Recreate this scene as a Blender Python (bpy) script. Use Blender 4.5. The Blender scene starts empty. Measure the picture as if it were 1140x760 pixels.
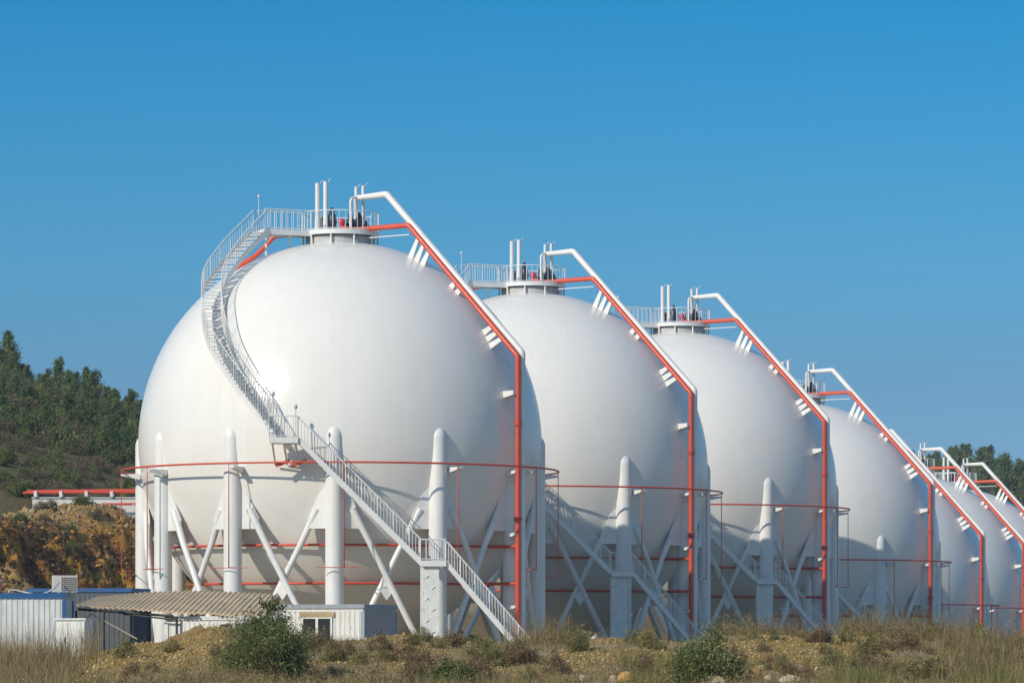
import bpy, math, random
import numpy as np
from mathutils import Vector, Matrix

random.seed(7)
RNG = np.random.default_rng(11)
SC = bpy.context.scene
COL = SC.collection
PI = math.pi
def R(d): return math.radians(d)

# ------------------------------------------------------------------ camera numbers
F = 3900.0            # focal length in photo pixels (1140 wide)
EYE = 1.7
HOR = 714.0
K = 1.13              # distances along the view are laid out for F and stretched by K at the end, with the lens
def at(px, d): return (px - 570.0) / F * d
def zat(py, d): return EYE + (HOR - py) / F * d

SUN = Vector((-0.617, -0.608, 0.505)).normalized()

# ------------------------------------------------------------------ tags
def tag(o, label=None, cat=None, group=None, kind=None):
    if label: o['label'] = label
    if cat: o['category'] = cat
    if group: o['group'] = group
    if kind: o['kind'] = kind
    return o
def empty(name, loc, rz=0.0):
    o = bpy.data.objects.new(name, None); COL.objects.link(o)
    o.location = loc; o.rotation_euler = (0, 0, rz); o.empty_display_size = 0.3
    return o
def copy_tree(o, parent=None):
    c = o.copy(); COL.objects.link(c); c.parent = parent
    for ch in list(o.children): copy_tree(ch, c)
    return c

# ------------------------------------------------------------------ materials
MATS = {}
def new_mat(name):
    m = bpy.data.materials.new(name); m.use_nodes = True
    nt = m.node_tree
    return m, nt, nt.nodes['Principled BSDF']
def N(nt, t, **kw):
    n = nt.nodes.new(t)
    for k, v in kw.items(): setattr(n, k, v)
    return n
def noise(nt, vec, scale, detail=4, rough=0.55):
    n = N(nt, 'ShaderNodeTexNoise'); n.inputs['Scale'].default_value = scale
    n.inputs['Detail'].default_value = detail; n.inputs['Roughness'].default_value = rough
    if vec is not None: nt.links.new(vec, n.inputs['Vector'])
    return n
def ramp(nt, fac, stops):
    r = N(nt, 'ShaderNodeValToRGB')
    el = r.color_ramp.elements
    while len(el) > 2: el.remove(el[-1])
    for i, (p, c) in enumerate(stops):
        e = el[i] if i < 2 else el.new(p)
        e.position = p
        e.color = (c[0], c[1], c[2], 1) if hasattr(c, '__len__') else (c, c, c, 1)
    nt.links.new(fac, r.inputs['Fac'])
    return r
def mixc(nt, fac, a, b):
    m = N(nt, 'ShaderNodeMix', data_type='RGBA')
    for s, v in ((m.inputs[6], a), (m.inputs[7], b)):
        if hasattr(v, '__len__'): s.default_value = (v[0], v[1], v[2], 1)
        else: nt.links.new(v, s)
    if isinstance(fac, (int, float)): m.inputs[0].default_value = fac
    else: nt.links.new(fac, m.inputs[0])
    return m.outputs[2]
def bump(nt, h, strength, dist):
    b = N(nt, 'ShaderNodeBump'); b.inputs['Strength'].default_value = strength
    b.inputs['Distance'].default_value = dist
    nt.links.new(h, b.inputs['Height'])
    return b.outputs['Normal']

def paint(name, col, rough=0.45, var=0.06, dirt=None, scale=1.5, coat=0.0, metallic=0.0, dirt_amt=0.5):
    m, nt, p = new_mat(name)
    tc = N(nt, 'ShaderNodeTexCoord').outputs['Object']
    n1 = noise(nt, tc, scale, 6)
    lo = [max(0, c * (1 - var)) for c in col]; hi = [min(1, c * (1 + var)) for c in col]
    c = ramp(nt, n1.outputs['Fac'], [(0.3, lo), (0.7, hi)]).outputs['Color']
    if dirt:
        mp = N(nt, 'ShaderNodeMapping'); mp.inputs['Scale'].default_value = (4, 4, 0.6)
        nt.links.new(tc, mp.inputs['Vector'])
        n2 = noise(nt, mp.outputs['Vector'], scale * 1.7, 8, 0.65)
        f = ramp(nt, n2.outputs['Fac'], [(0.52, 0.0), (0.78, dirt_amt)])
        c = mixc(nt, f.outputs['Color'], c, dirt)
    nt.links.new(c, p.inputs['Base Color'])
    n3 = noise(nt, tc, scale * 6, 3)
    rr = ramp(nt, n3.outputs['Fac'], [(0.3, rough * 0.85), (0.7, min(1, rough * 1.15))])
    nt.links.new(rr.outputs['Color'], p.inputs['Roughness'])
    p.inputs['Metallic'].default_value = metallic
    p.inputs['Coat Weight'].default_value = coat
    p.inputs['Coat Roughness'].default_value = 0.2
    MATS[name] = m
    return m

def shell_material():
    m, nt, p = new_mat('white_shell_paint')
    tc = N(nt, 'ShaderNodeTexCoord').outputs['Object']
    sep = N(nt, 'ShaderNodeSeparateXYZ'); nt.links.new(tc, sep.inputs[0])
    def math_(op, a, b=None, clamp=False):
        n = N(nt, 'ShaderNodeMath', operation=op); n.use_clamp = clamp
        for i, v in enumerate((a, b)):
            if v is None: continue
            if isinstance(v, (int, float)): n.inputs[i].default_value = v
            else: nt.links.new(v, n.inputs[i])
        return n.outputs[0]
    ang = math_('ARCTAN2', sep.outputs['X'], sep.outputs['Y'])
    q = math_('MULTIPLY', ang, 22 / (2 * PI))
    fr = math_('ABSOLUTE', math_('SUBTRACT', math_('FRACT', math_('ADD', q, 100.31)), 0.5))
    # meridian weld seams: width falls with radius
    hor = N(nt, 'ShaderNodeVectorMath', operation='LENGTH')
    cmb = N(nt, 'ShaderNodeCombineXYZ'); nt.links.new(sep.outputs['X'], cmb.inputs[0]); nt.links.new(sep.outputs['Y'], cmb.inputs[1])
    nt.links.new(cmb.outputs[0], hor.inputs[0])
    wd = math_('MULTIPLY', fr, math_('MULTIPLY', hor.outputs['Value'], 2 * PI / 22))
    seam = math_('SUBTRACT', 1.0, math_('DIVIDE', wd, 0.05), True)
    zabs = sep.outputs['Z']
    allseam = seam
    for zc in (8.1, 0.35, -5.4):
        d = math_('ABSOLUTE', math_('SUBTRACT', zabs, zc))
        s = math_('SUBTRACT', 1.0, math_('DIVIDE', d, 0.05), True)
        allseam = math_('MAXIMUM', allseam, s)
    n1 = noise(nt, tc, 0.35, 5)
    c = ramp(nt, n1.outputs['Fac'], [(0.3, (0.77, 0.745, 0.69)), (0.7, (0.80, 0.775, 0.72))]).outputs['Color']
    mp = N(nt, 'ShaderNodeMapping'); mp.inputs['Scale'].default_value = (1.6, 1.6, 0.12)
    nt.links.new(tc, mp.inputs['Vector'])
    n2 = noise(nt, mp.outputs['Vector'], 1.2, 7, 0.62)
    f2 = ramp(nt, n2.outputs['Fac'], [(0.5, 0.0), (0.8, 0.20)])
    c = mixc(nt, f2.outputs['Color'], c, (0.56, 0.54, 0.49))
    c = mixc(nt, math_('MULTIPLY', allseam, 0.05), c, (0.52, 0.51, 0.49))
    nt.links.new(c, p.inputs['Base Color'])
    n3 = noise(nt, tc, 0.6, 4)
    wav = noise(nt, tc, 0.28, 2)
    hsum = math_('ADD', math_('MULTIPLY', allseam, 0.006), math_('MULTIPLY', wav.outputs['Fac'], 0.10))
    nt.links.new(bump(nt, hsum, 0.35, 1.0), p.inputs['Normal'])
    rr = ramp(nt, n3.outputs['Fac'], [(0.3, 0.21), (0.7, 0.28)])
    nt.links.new(rr.outputs['Color'], p.inputs['Roughness'])
    p.inputs['IOR'].default_value = 1.5; p.inputs['Specular IOR Level'].default_value = 0.42
    MATS['white_shell_paint'] = m
    return m
SHELL = shell_material()
WHITE = paint('white_steel', (0.74, 0.73, 0.70), 0.42, 0.04, (0.45, 0.41, 0.34), 0.9, dirt_amt=0.35)
WHITE_DIRTY = paint('white_steel_chipped', (0.74, 0.73, 0.69), 0.5, 0.05, (0.20, 0.17, 0.13), 2.6, dirt_amt=0.7)
RAILW = paint('white_railing', (0.72, 0.72, 0.70), 0.45, 0.04)
GREYST = paint('galvanised_grey', (0.42, 0.42, 0.41), 0.5, 0.12, (0.25, 0.22, 0.18), 2.0)
RED = paint('red_pipe_paint', (0.62, 0.078, 0.036), 0.40, 0.08, (0.30, 0.06, 0.04), 1.2, dirt_amt=0.4)
REDTHIN = paint('red_thin_pipe_paint', (0.58, 0.10, 0.06), 0.45, 0.08)
DARKV = paint('dark_valve_paint', (0.025, 0.035, 0.05), 0.4, 0.2)
REDV = paint('red_valve_paint', (0.62, 0.04, 0.06), 0.4, 0.1)
CABW = paint('white_cabin_sheet', (0.66, 0.66, 0.63), 0.5, 0.05, (0.33, 0.27, 0.20), 1.4, dirt_amt=0.6)
CABR = paint('white_cabin_sheet_rusty', (0.68, 0.66, 0.61), 0.55, 0.06, (0.40, 0.26, 0.12), 1.1, dirt_amt=0.75)
CABG = paint('grey_cabin_sheet', (0.40, 0.36, 0.345), 0.55, 0.08, (0.35, 0.35, 0.36), 2.0, dirt_amt=0.5)
CABD = paint('shade_dark_cabin_sheet', (0.085, 0.10, 0.11), 0.55, 0.08, (0.16, 0.16, 0.15), 1.5)  # wall and posts coloured dark to stand for the shade under the canopy
BLUE = paint('blue_trim_paint', (0.025, 0.105, 0.27), 0.42, 0.10, (0.02, 0.05, 0.12), 1.8)
BLUEG = paint('faded_blue_trim', (0.30, 0.32, 0.35), 0.5, 0.10, (0.12, 0.12, 0.13), 1.8)
DARKG = paint('dark_window_glass', (0.025, 0.03, 0.03), 0.12, 0.2)
BLACK = paint('black_steel', (0.02, 0.02, 0.022), 0.5, 0.2)
CANOPY = paint('weathered_roof_sheet', (0.58, 0.43, 0.255), 0.65, 0.15, (0.22, 0.17, 0.11), 1.3, dirt_amt=0.7)
BEIGE = paint('beige_plastic', (0.66, 0.64, 0.58), 0.5, 0.04)
GRILLE = paint('rusty_grille', (0.16, 0.085, 0.05), 0.6, 0.2)
CABLE = paint('pale_cable', (0.55, 0.53, 0.47), 0.6, 0.1)
CONC = paint('white_concrete', (0.66, 0.65, 0.61), 0.8, 0.06, (0.40, 0.37, 0.30), 0.8)
BARK = paint('bark', (0.10, 0.075, 0.05), 0.9, 0.3, None, 8)
STICK = paint('dry_wood', (0.36, 0.29, 0.19), 0.8, 0.25, None, 4)
YFLOWER = paint('yellow_plastic', (0.75, 0.70, 0.05), 0.5, 0.1)

def rock_material():
    m, nt, p = new_mat('limestone_rock')
    tc = N(nt, 'ShaderNodeTexCoord').outputs['Object']
    n1 = noise(nt, tc, 3.0, 8, 0.6)
    c = ramp(nt, n1.outputs['Fac'], [(0.3, (0.33, 0.24, 0.13)), (0.5, (0.50, 0.40, 0.26)), (0.7, (0.62, 0.55, 0.42))]).outputs['Color']
    nt.links.new(c, p.inputs['Base Color']); p.inputs['Roughness'].default_value = 0.9
    nt.links.new(bump(nt, noise(nt, tc, 9, 8).outputs['Fac'], 0.6, 0.1), p.inputs['Normal'])
    return m
ROCK = rock_material()
def rock_orange():
    m, nt, p = new_mat('orange_rock')
    tc = N(nt, 'ShaderNodeTexCoord').outputs['Object']
    n1 = noise(nt, tc, 3.0, 8, 0.6)
    c = ramp(nt, n1.outputs['Fac'], [(0.3, (0.42, 0.20, 0.06)), (0.7, (0.66, 0.38, 0.13))]).outputs['Color']
    nt.links.new(c, p.inputs['Base Color']); p.inputs['Roughness'].default_value = 0.9
    nt.links.new(bump(nt, noise(nt, tc, 9, 8).outputs['Fac'], 0.6, 0.1), p.inputs['Normal'])
    return m
ROCKO = rock_orange()

def leaf_material(name, rough=0.65, transl=0.25):
    m, nt, p = new_mat(name)
    a = N(nt, 'ShaderNodeAttribute', attribute_name='tone')
    nt.links.new(a.outputs['Color'], p.inputs['Base Color'])
    p.inputs['Roughness'].default_value = rough
    p.inputs['Specular IOR Level'].default_value = 0.25
    tr = N(nt, 'ShaderNodeBsdfTranslucent'); nt.links.new(a.outputs['Color'], tr.inputs['Color'])
    mx = N(nt, 'ShaderNodeMixShader'); mx.inputs[0].default_value = transl
    nt.links.new(p.outputs[0], mx.inputs[1]); nt.links.new(tr.outputs[0], mx.inputs[2])
    nt.links.new(mx.outputs[0], nt.nodes['Material Output'].inputs['Surface'])
    return m
LEAF = leaf_material('foliage')
GRASSM = leaf_material('dry_grass_blades', 0.7, 0.3)

def ground_material():
    m, nt, p = new_mat('earth_and_dry_grass')
    geo = N(nt, 'ShaderNodeNewGeometry').outputs['Position']
    z = N(nt, 'ShaderNodeAttribute', attribute_name='zone')
    sep = N(nt, 'ShaderNodeSeparateColor'); nt.links.new(z.outputs['Color'], sep.inputs[0])
    nf = noise(nt, geo, 0.9, 8, 0.65).outputs['Fac']
    nb = noise(nt, geo, 0.16, 6, 0.6).outputs['Fac']
    nd = noise(nt, geo, 6.0, 6, 0.7).outputs['Fac']
    grass = ramp(nt, nf, [(0.3, (0.09, 0.07, 0.035)), (0.5, (0.16, 0.125, 0.065)), (0.7, (0.12, 0.13, 0.05))]).outputs['Color']
    soil = ramp(nt, nd, [(0.3, (0.25, 0.155, 0.045)), (0.5, (0.44, 0.29, 0.09)), (0.72, (0.58, 0.44, 0.20))]).outputs['Color']
    nc = noise(nt, geo, 0.30, 10, 0.70).outputs['Fac']
    cut = ramp(nt, nc, [(0.38, (0.05, 0.026, 0.014)), (0.46, (0.15, 0.07, 0.026)), (0.505, (0.52, 0.225, 0.03)), (0.55, (0.56, 0.36, 0.07)), (0.595, (0.18, 0.10, 0.042)), (0.74, (0.27, 0.22, 0.16))]).outputs['Color']
    cut2 = ramp(nt, noise(nt, geo, 1.7, 8, 0.7).outputs['Fac'], [(0.36, (0.035, 0.024, 0.015)), (0.62, (0.33, 0.23, 0.115))]).outputs['Color']
    cut = mixc(nt, 0.30, cut, cut2)
    pad = ramp(nt, nf, [(0.3, (0.44, 0.34, 0.21)), (0.7, (0.58, 0.47, 0.31))]).outputs['Color']
    hill = ramp(nt, nf, [(0.3, (0.075, 0.062, 0.032)), (0.5, (0.17, 0.135, 0.068)), (0.7, (0.12, 0.13, 0.05))]).outputs['Color']
    # R = cut, G = yellow soil, B = hill, alpha unused; remainder pad / grass by noise
    gsoil = N(nt, 'ShaderNodeMath', operation='MULTIPLY_ADD')
    c = mixc(nt, ramp(nt, nb, [(0.25, 0.3), (0.5, 1.0)]).outputs['Color'], grass, pad)
    sm = N(nt, 'ShaderNodeMath', operation='MULTIPLY'); sm.use_clamp = True
    nt.links.new(sep.outputs['Green'], sm.inputs[0]); sm.inputs[1].default_value = 1.0
    c = mixc(nt, sm.outputs[0], c, soil)
    c = mixc(nt, sep.outputs['Blue'], c, hill)
    c = mixc(nt, sep.outputs['Red'], c, cut)
    nt.links.new(c, p.inputs['Base Color'])
    p.inputs['Roughness'].default_value = 0.95
    p.inputs['Specular IOR Level'].default_value = 0.1
    nt.links.new(bump(nt, noise(nt, geo, 5.0, 10, 0.7).outputs['Fac'], 0.9, 0.25), p.inputs['Normal'])
    return m
GROUND = ground_material()

# ------------------------------------------------------------------ mesh builder
class MB:
    def __init__(s): s.v = []; s.f = []; s.sm = []
    def add(s, vs, fs, smooth=False):
        o = len(s.v); s.v += [tuple(v) for v in vs]
        for f in fs: s.f.append(tuple(i + o for i in f)); s.sm.append(smooth)
    def box(s, c, d, rz=0.0):
        x, y, z = (k / 2 for k in d)
        cs, sn = math.cos(rz), math.sin(rz)
        P = [(i * x, j * y, k * z) for k in (-1, 1) for j in (-1, 1) for i in (-1, 1)]
        P = [(c[0] + a * cs - b * sn, c[1] + a * sn + b * cs, c[2] + e) for a, b, e in P]
        s.add(P, [(0, 2, 3, 1), (4, 5, 7, 6), (0, 1, 5, 4), (2, 6, 7, 3), (0, 4, 6, 2), (1, 3, 7, 5)])
    def bbox(s, lo, hi):
        s.box([(a + b) / 2 for a, b in zip(lo, hi)], [abs(b - a) for a, b in zip(lo, hi)])
    def tube(s, path, r, sides=8, caps=True, closed=False):
        P = [Vector(p) for p in path]; n = len(P)
        rs = r if hasattr(r, '__len__') else [r] * n
        rings = []; prev = None
        for i in range(n):
            if closed: t = P[(i + 1) % n] - P[i - 1]
            elif i == 0: t = P[1] - P[0]
            elif i == n - 1: t = P[-1] - P[-2]
            else: t = (P[i + 1] - P[i]).normalized() + (P[i] - P[i - 1]).normalized()
            if t.length < 1e-9: t = Vector((0, 0, 1))
            t.normalize()
            if prev is None:
                a = Vector((0, 0, 1)) if abs(t.z) < 0.9 else Vector((1, 0, 0))
                u = t.cross(a).normalized()
            else:
                u = prev - t * prev.dot(t)
                u = u.normalized() if u.length > 1e-6 else t.orthogonal().normalized()
            prev = u; w = t.cross(u)
            k = 1.0
            if 0 < i < n - 1 and not closed:
                cs = (P[i + 1] - P[i]).normalized().dot((P[i] - P[i - 1]).normalized())
                k = 1 / max(0.5, math.sqrt((1 + cs) / 2))
            rings.append([P[i] + (u * math.cos(2 * PI * j / sides) * k + w * math.sin(2 * PI * j / sides) * k) * rs[i] for j in range(sides)])
        vs = [v for rg in rings for v in rg]; fs = []
        m = n if closed else n - 1
        for i in range(m):
            for j in range(sides):
                a = i * sides + j; b = i * sides + (j + 1) % sides
                c = ((i + 1) % n) * sides + (j + 1) % sides; d = ((i + 1) % n) * sides + j
                fs.append((a, b, c, d))
        s.add(vs, fs, sides > 5)
        if caps and not closed:
            s.add(rings[0], [tuple(range(sides))[::-1]]); s.add(rings[-1], [tuple(range(sides))])
    def lathe(s, prof, c=(0, 0, 0), seg=24, smooth=True):
        n = len(prof); vs = []; fs = []
        for r, z in prof:
            for j in range(seg):
                a = 2 * PI * j / seg
                vs.append((c[0] + r * math.cos(a), c[1] + r * math.sin(a), c[2] + z))
        for i in range(n - 1):
            for j in range(seg):
                fs.append((i * seg + j, i * seg + (j + 1) % seg, (i + 1) * seg + (j + 1) % seg, (i + 1) * seg + j))
        s.add(vs, fs, smooth)
    def plate(s, poly, th):
        P = [Vector(p) for p in poly]
        nrm = Vector((0, 0, 0))
        for i in range(len(P)): nrm += (P[i] - P[0]).cross(P[(i + 1) % len(P)] - P[0])
        nrm.normalize(); h = nrm * th / 2; n = len(P)
        vs = [p + h for p in P] + [p - h for p in P]
        fs = [tuple(range(n)), tuple(range(2 * n - 1, n - 1, -1))]
        fs += [(i, i + n, (i + 1) % n + n, (i + 1) % n) for i in range(n)]
        s.add(vs, fs)
    def strip(s, A, B, th):          # solid ribbon between two polylines, thickened sideways along cross(A-B, t)
        n = len(A)
        for i in range(n - 1):
            a, b, c, d = Vector(A[i]), Vector(B[i]), Vector(A[i + 1]), Vector(B[i + 1])
            s.plate([a, b, d, c], th)
    def build(s, name, mat, parent=None, loc=None):
        me = bpy.data.meshes.new(name); me.from_pydata(s.v, [], s.f)
        me.polygons.foreach_set('use_smooth', s.sm)
        me.materials.append(mat); me.update()
        o = bpy.data.objects.new(name, me); COL.objects.link(o)
        if parent: o.parent = parent
        if loc: o.location = loc
        return o

def np_mesh(name, verts, quads, mat, tone=None, parent=None, smooth=False, tris=False):
    k = 3 if tris else 4
    me = bpy.data.meshes.new(name)
    nv, nf = len(verts), len(quads)
    me.vertices.add(nv); me.vertices.foreach_set('co', np.asarray(verts, np.float32).ravel())
    me.loops.add(nf * k); me.loops.foreach_set('vertex_index', np.asarray(quads, np.int32).ravel())
    me.polygons.add(nf); me.polygons.foreach_set('loop_start', np.arange(0, nf * k, k, dtype=np.int32))
    me.polygons.foreach_set('loop_total', np.full(nf, k, np.int32))
    if smooth: me.polygons.foreach_set('use_smooth', np.ones(nf, bool))
    if tone is not None:
        at_ = me.attributes.new('tone', 'FLOAT_COLOR', 'POINT')
        t4 = np.ones((nv, 4), np.float32); t4[:, :3] = tone
        at_.data.foreach_set('color', t4.ravel())
    me.materials.append(mat); me.update(); me.validate()
    o = bpy.data.objects.new(name, me); COL.objects.link(o)
    if parent: o.parent = parent
    return o

# ------------------------------------------------------------------ noise and terrain
_perm = np.random.default_rng(5).random((256, 256))
def vnoise(x, y):
    xi = np.floor(x).astype(int); yi = np.floor(y).astype(int)
    fx = x - xi; fy = y - yi
    fx = fx * fx * (3 - 2 * fx); fy = fy * fy * (3 - 2 * fy)
    g = lambda a, b: _perm[a & 255, b & 255]
    return (g(xi, yi) * (1 - fx) + g(xi + 1, yi) * fx) * (1 - fy) + (g(xi, yi + 1) * (1 - fx) + g(xi + 1, yi + 1) * fx) * fy
def fbm(x, y, oct=4):
    t = 0; a = 0.5
    for i in range(oct):
        t = t + a * (vnoise(x * 2 ** i + 17.3 * i, y * 2 ** i + 5.1 * i) - 0.5); a *= 0.5
    return t
def sstep(a, b, x):
    t = np.clip((x - a) / (b - a), 0, 1); return t * t * (3 - 2 * t)

T1 = np.array([-8.52, 174.0]); U = np.array([0.357, 0.934]); NV = np.array([-0.934, 0.357])
CREST_X = [-900, 0, 55, 75, 100, 150, 190, 215, 232, 246, 262, 290, 330, 400, 425, 450, 480, 520, 560, 620, 650, 680, 720, 760, 800, 830, 900, 1000, 1060, 1140, 2000]
CREST_Y = [736, 738, 738, 737, 729, 718, 716, 707, 701, 700, 703, 708, 716, 715, 710, 708, 711, 715, 717, 716, 712, 710, 714, 717, 711, 709, 709, 709, 716, 718, 718]
SKY_X = [-3000, -300, 0, 70, 110, 155, 230, 330, 470, 700, 900, 985, 1040, 1085, 1140, 1250, 3000]
SKY_Y = [380, 398, 428, 450, 462, 484, 520, 552, 575, 585, 578, 552, 540, 534, 552, 566, 600]
SKY_D = [340, 340, 340, 340, 345, 350, 370, 400, 460, 560, 620, 640, 650, 650, 650, 650, 650]
def terrain(x, y, zones=False):
    x = np.asarray(x, float); y = np.asarray(y, float)
    yy = np.maximum(y, 1.0)
    px = 570 + F * x / yy
    front = y > 5
    px = np.where(front, np.clip(px, -3000, 3000), np.where(x < 0, -3000, 3000))
    d = np.sqrt(x * x + y * y)
    rx = x - T1[0]; ry = y - T1[1]
    a = rx * U[0] + ry * U[1]; s = rx * NV[0] + ry * NV[1]
    # near bank
    cz = EYE + (HOR - np.interp(px, CREST_X, CREST_Y)) / F * 91.0
    rise = np.interp(d, [0, 25, 45, 60, 75, 83, 91], [0, 0.0, 0.25, 0.40, 0.50, 0.70, 1.0])
    bump_ = 0.22 * fbm(x * 0.5, y * 0.5, 4) * sstep(50, 62, d) * (1 - sstep(96, 102, d))
    fall = 1 - sstep(92, 100, d)
    z_bank = cz * rise * np.where(d > 91, fall, 1) + bump_ + 0.10 * fbm(x * 2.3, y * 2.3, 3) * sstep(50, 62, d) * (1 - sstep(96, 102, d))
    z_bank = np.where(front, z_bank, 0.1 * fbm(x * 0.2, y * 0.2, 3))
    # tank terraces
    pad = -2.8 * sstep(64, 69, a) - 2.8 * sstep(91, 96, a)
    pad = pad * sstep(100, 140, d)
    pad = pad + 0.08 * fbm(x * 0.4, y * 0.4, 3)
    # excavated cut behind the row
    foot = 14.0 + 0.10 * np.maximum(a - 81, 0) + 2.2 * fbm(a * 0.12, a * 0 + 3.3, 3) + 5.5 * fbm(x * 0.16, y * 0.16, 3)
    t = sstep(0, 1, (s - foot) / 12.0) * sstep(120, 165, d + 0 * s)
    top = 8.7 + 1.2 * fbm(x * 0.10, y * 0.10, 3) + 1.1 * np.exp(-((x + 25.4) / 4.2) ** 2 - ((y - 207) / 3.5) ** 2)
    rough = (2.8 * fbm(x * 0.33, y * 0.33, 5) + 2.0 * fbm(x * 0.95 + 9, y * 0.95, 5) + 1.6 * np.abs(fbm(x * 1.6 + 3, y * 1.6, 4)) + 0.9 * np.abs(fbm(x * 3.7, y * 3.7, 3))) * np.clip(4 * t * (1 - t), 0, 1) ** 0.7
    z_cut = pad * (1 - t) + top * t + rough
    mnd = 4.6 * np.exp(-((x + 23.5) / 3.2) ** 2 - ((y - 163) / 6.0) ** 2)
    z_cut = z_cut + mnd * (1 + 0.9 * fbm(x * 0.8, y * 0.8, 5))
    # hills
    dr = np.interp(px, SKY_X, SKY_D); zr = EYE + (HOR - np.interp(px, SKY_X, SKY_Y)) / F * dr
    d0 = np.interp(px, [-3000, 0, 160, 400, 700, 3000], [222, 222, 226, 260, 380, 420])
    hf = np.clip((d - d0) / np.maximum(dr - d0, 1), 0, 1)
    hf = hf ** 0.85
    far = 1 - 0.9 * sstep(1.15, 3.0, d / dr)
    z_hill = 8.9 * sstep(0, 0.15, hf) * (s > foot) + np.maximum(zr - 8.9, 0) * hf * far + 1.5 * fbm(x * 0.05, y * 0.05, 4) * hf + 0.5 * fbm(x * 0.3, y * 0.3, 3) * np.clip(hf * 4, 0, 1)
    z_hill = np.where(front, z_hill, -10)
    z = np.where(d < 100, z_bank, np.maximum(z_cut, np.where(hf > 0.002, z_hill, -50)))
    if not zones: return z
    cutm = np.clip(1.6 * np.sqrt(np.clip(4 * t * (1 - t), 0, 1)), 0, 1) * (d > 120)
    cutm = np.maximum(cutm, ((s > 12) & (t < 0.5) & (d > 120) & (d < 420)) * 0.9)
    cutm = np.maximum(cutm, np.clip(mnd, 0, 0.75))
    cutm = np.maximum(cutm, ((t > 0.4) & (d < 225) & (d > 150)) * (0.72 + 0.5 * fbm(x * 0.6, y * 0.6, 3)))
    cutm = cutm * (1 - sstep(0.02, 0.10, hf))
    nz = fbm(x * 0.35 + 40, y * 0.35, 4)
    soil = sstep(-0.10, 0.06, nz + 0.5 * (np.interp(px, [0, 60, 90, 250, 270, 420, 440, 560, 600, 640, 740, 780, 820, 950, 1010, 1140], [-.5, -.4, .5, .5, -.3, -.1, .3, -.1, -.3, .2, .2, -.2, .35, .35, -.5, -.5]))) * sstep(72, 84, d) * (d < 101)
    hillm = sstep(0.03, 0.10, hf)
    return z, np.stack([cutm, soil, hillm], -1)
def ground_z(x, y): return float(terrain(np.array([x]), np.array([y]))[0])

def build_ground():
    angs = np.concatenate([np.arange(-180, -12, 6.0), np.arange(-12, -9, 0.25), np.arange(-9, -4.6, 0.035), np.arange(-4.6, 9.2, 0.07), np.arange(9.2, 14, 0.4), np.arange(14, 180, 6.0)])
    rad = np.concatenate([[0.5, 2, 5, 10, 18, 26, 34, 42, 48], np.arange(52, 101, 0.4), np.arange(101, 160, 2.0), np.arange(160, 262, 0.5), np.arange(262, 720, 6), [760, 850, 1000, 1300, 1800, 2500]])
    A, Rr = np.meshgrid(np.radians(angs), rad)
    x = Rr * np.sin(A); y = Rr * np.cos(A)
    z, zn = terrain(x, y, True)
    nr, na = x.shape
    verts = np.stack([x, y, z], -1).reshape(-1, 3)
    i, j = np.meshgrid(np.arange(nr - 1), np.arange(na), indexing='ij')
    j2 = (j + 1) % na
    q = np.stack([i * na + j, i * na + j2, (i + 1) * na + j2, (i + 1) * na + j], -1).reshape(-1, 4)
    q = q[:, ::-1]
    o = np_mesh('ground', verts, q, GROUND, smooth=True)
    at_ = o.data.attributes.new('zone', 'FLOAT_COLOR', 'POINT')
    c4 = np.ones((len(verts), 4), np.float32); c4[:, :3] = zn.reshape(-1, 3)
    at_.data.foreach_set('color', c4.ravel())
    tag(o, kind='structure')
build_ground()

# ------------------------------------------------------------------ spherical tank
RS = 10.0; CZ = 11.5
def pol(phi, r, z):           # phi in degrees, 0 = toward the camera, + = right
    a = R(phi); return Vector((r * math.sin(a), -r * math.cos(a), z))
def rail(mb, pts, h=1.05, step=0.30, mid=True, r=0.026, rb=0.014, down=0.0):
    P = [Vector(p) for p in pts]
    mb.tube([p + Vector((0, 0, h)) for p in P], r, 6)
    if mid: mb.tube([p + Vector((0, 0, h * 0.12)) for p in P], r * 0.8, 4)
    acc = 0.0; k = 0
    for i in range(len(P) - 1):
        L = (P[i + 1] - P[i]).length
        while acc <= L:
            q = P[i].lerp(P[i + 1], acc / L if L else 0)
            mb.tube([q - Vector((0, 0, down)), q + Vector((0, 0, h))], r if k % 5 == 0 else rb, 4, caps=False)
            acc += step; k += 1
        acc -= L
def resample(P, step):
    P = [Vector(p) for p in P]; out = [P[0]]; acc = step
    for i in range(len(P) - 1):
        L = (P[i + 1] - P[i]).length
        while acc <= L: out.append(P[i].lerp(P[i + 1], acc / L)); acc += step
        acc -= L
    out.append(P[-1]); return out
def catmull(P, n=10):
    P = [Vector(p) for p in P]; Q = [P[0] * 2 - P[1]] + P + [P[-1] * 2 - P[-2]]; out = []
    for i in range(1, len(Q) - 2):
        for k in range(n):
            t = k / n; a, b, c, d = Q[i - 1], Q[i], Q[i + 1], Q[i + 2]
            out.append(0.5 * ((2 * b) + (c - a) * t + (2 * a - 5 * b + 4 * c - d) * t * t + (3 * b - a - 3 * c + d) * t ** 3))
    out.append(P[-1]); return out
def laterals(P):
    out = []
    for i in range(len(P)):
        t = P[min(i + 1, len(P) - 1)] - P[max(i - 1, 0)]; t.z = 0
        t.normalize(); out.append(Vector((t.y, -t.x, 0)))
    return out

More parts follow.
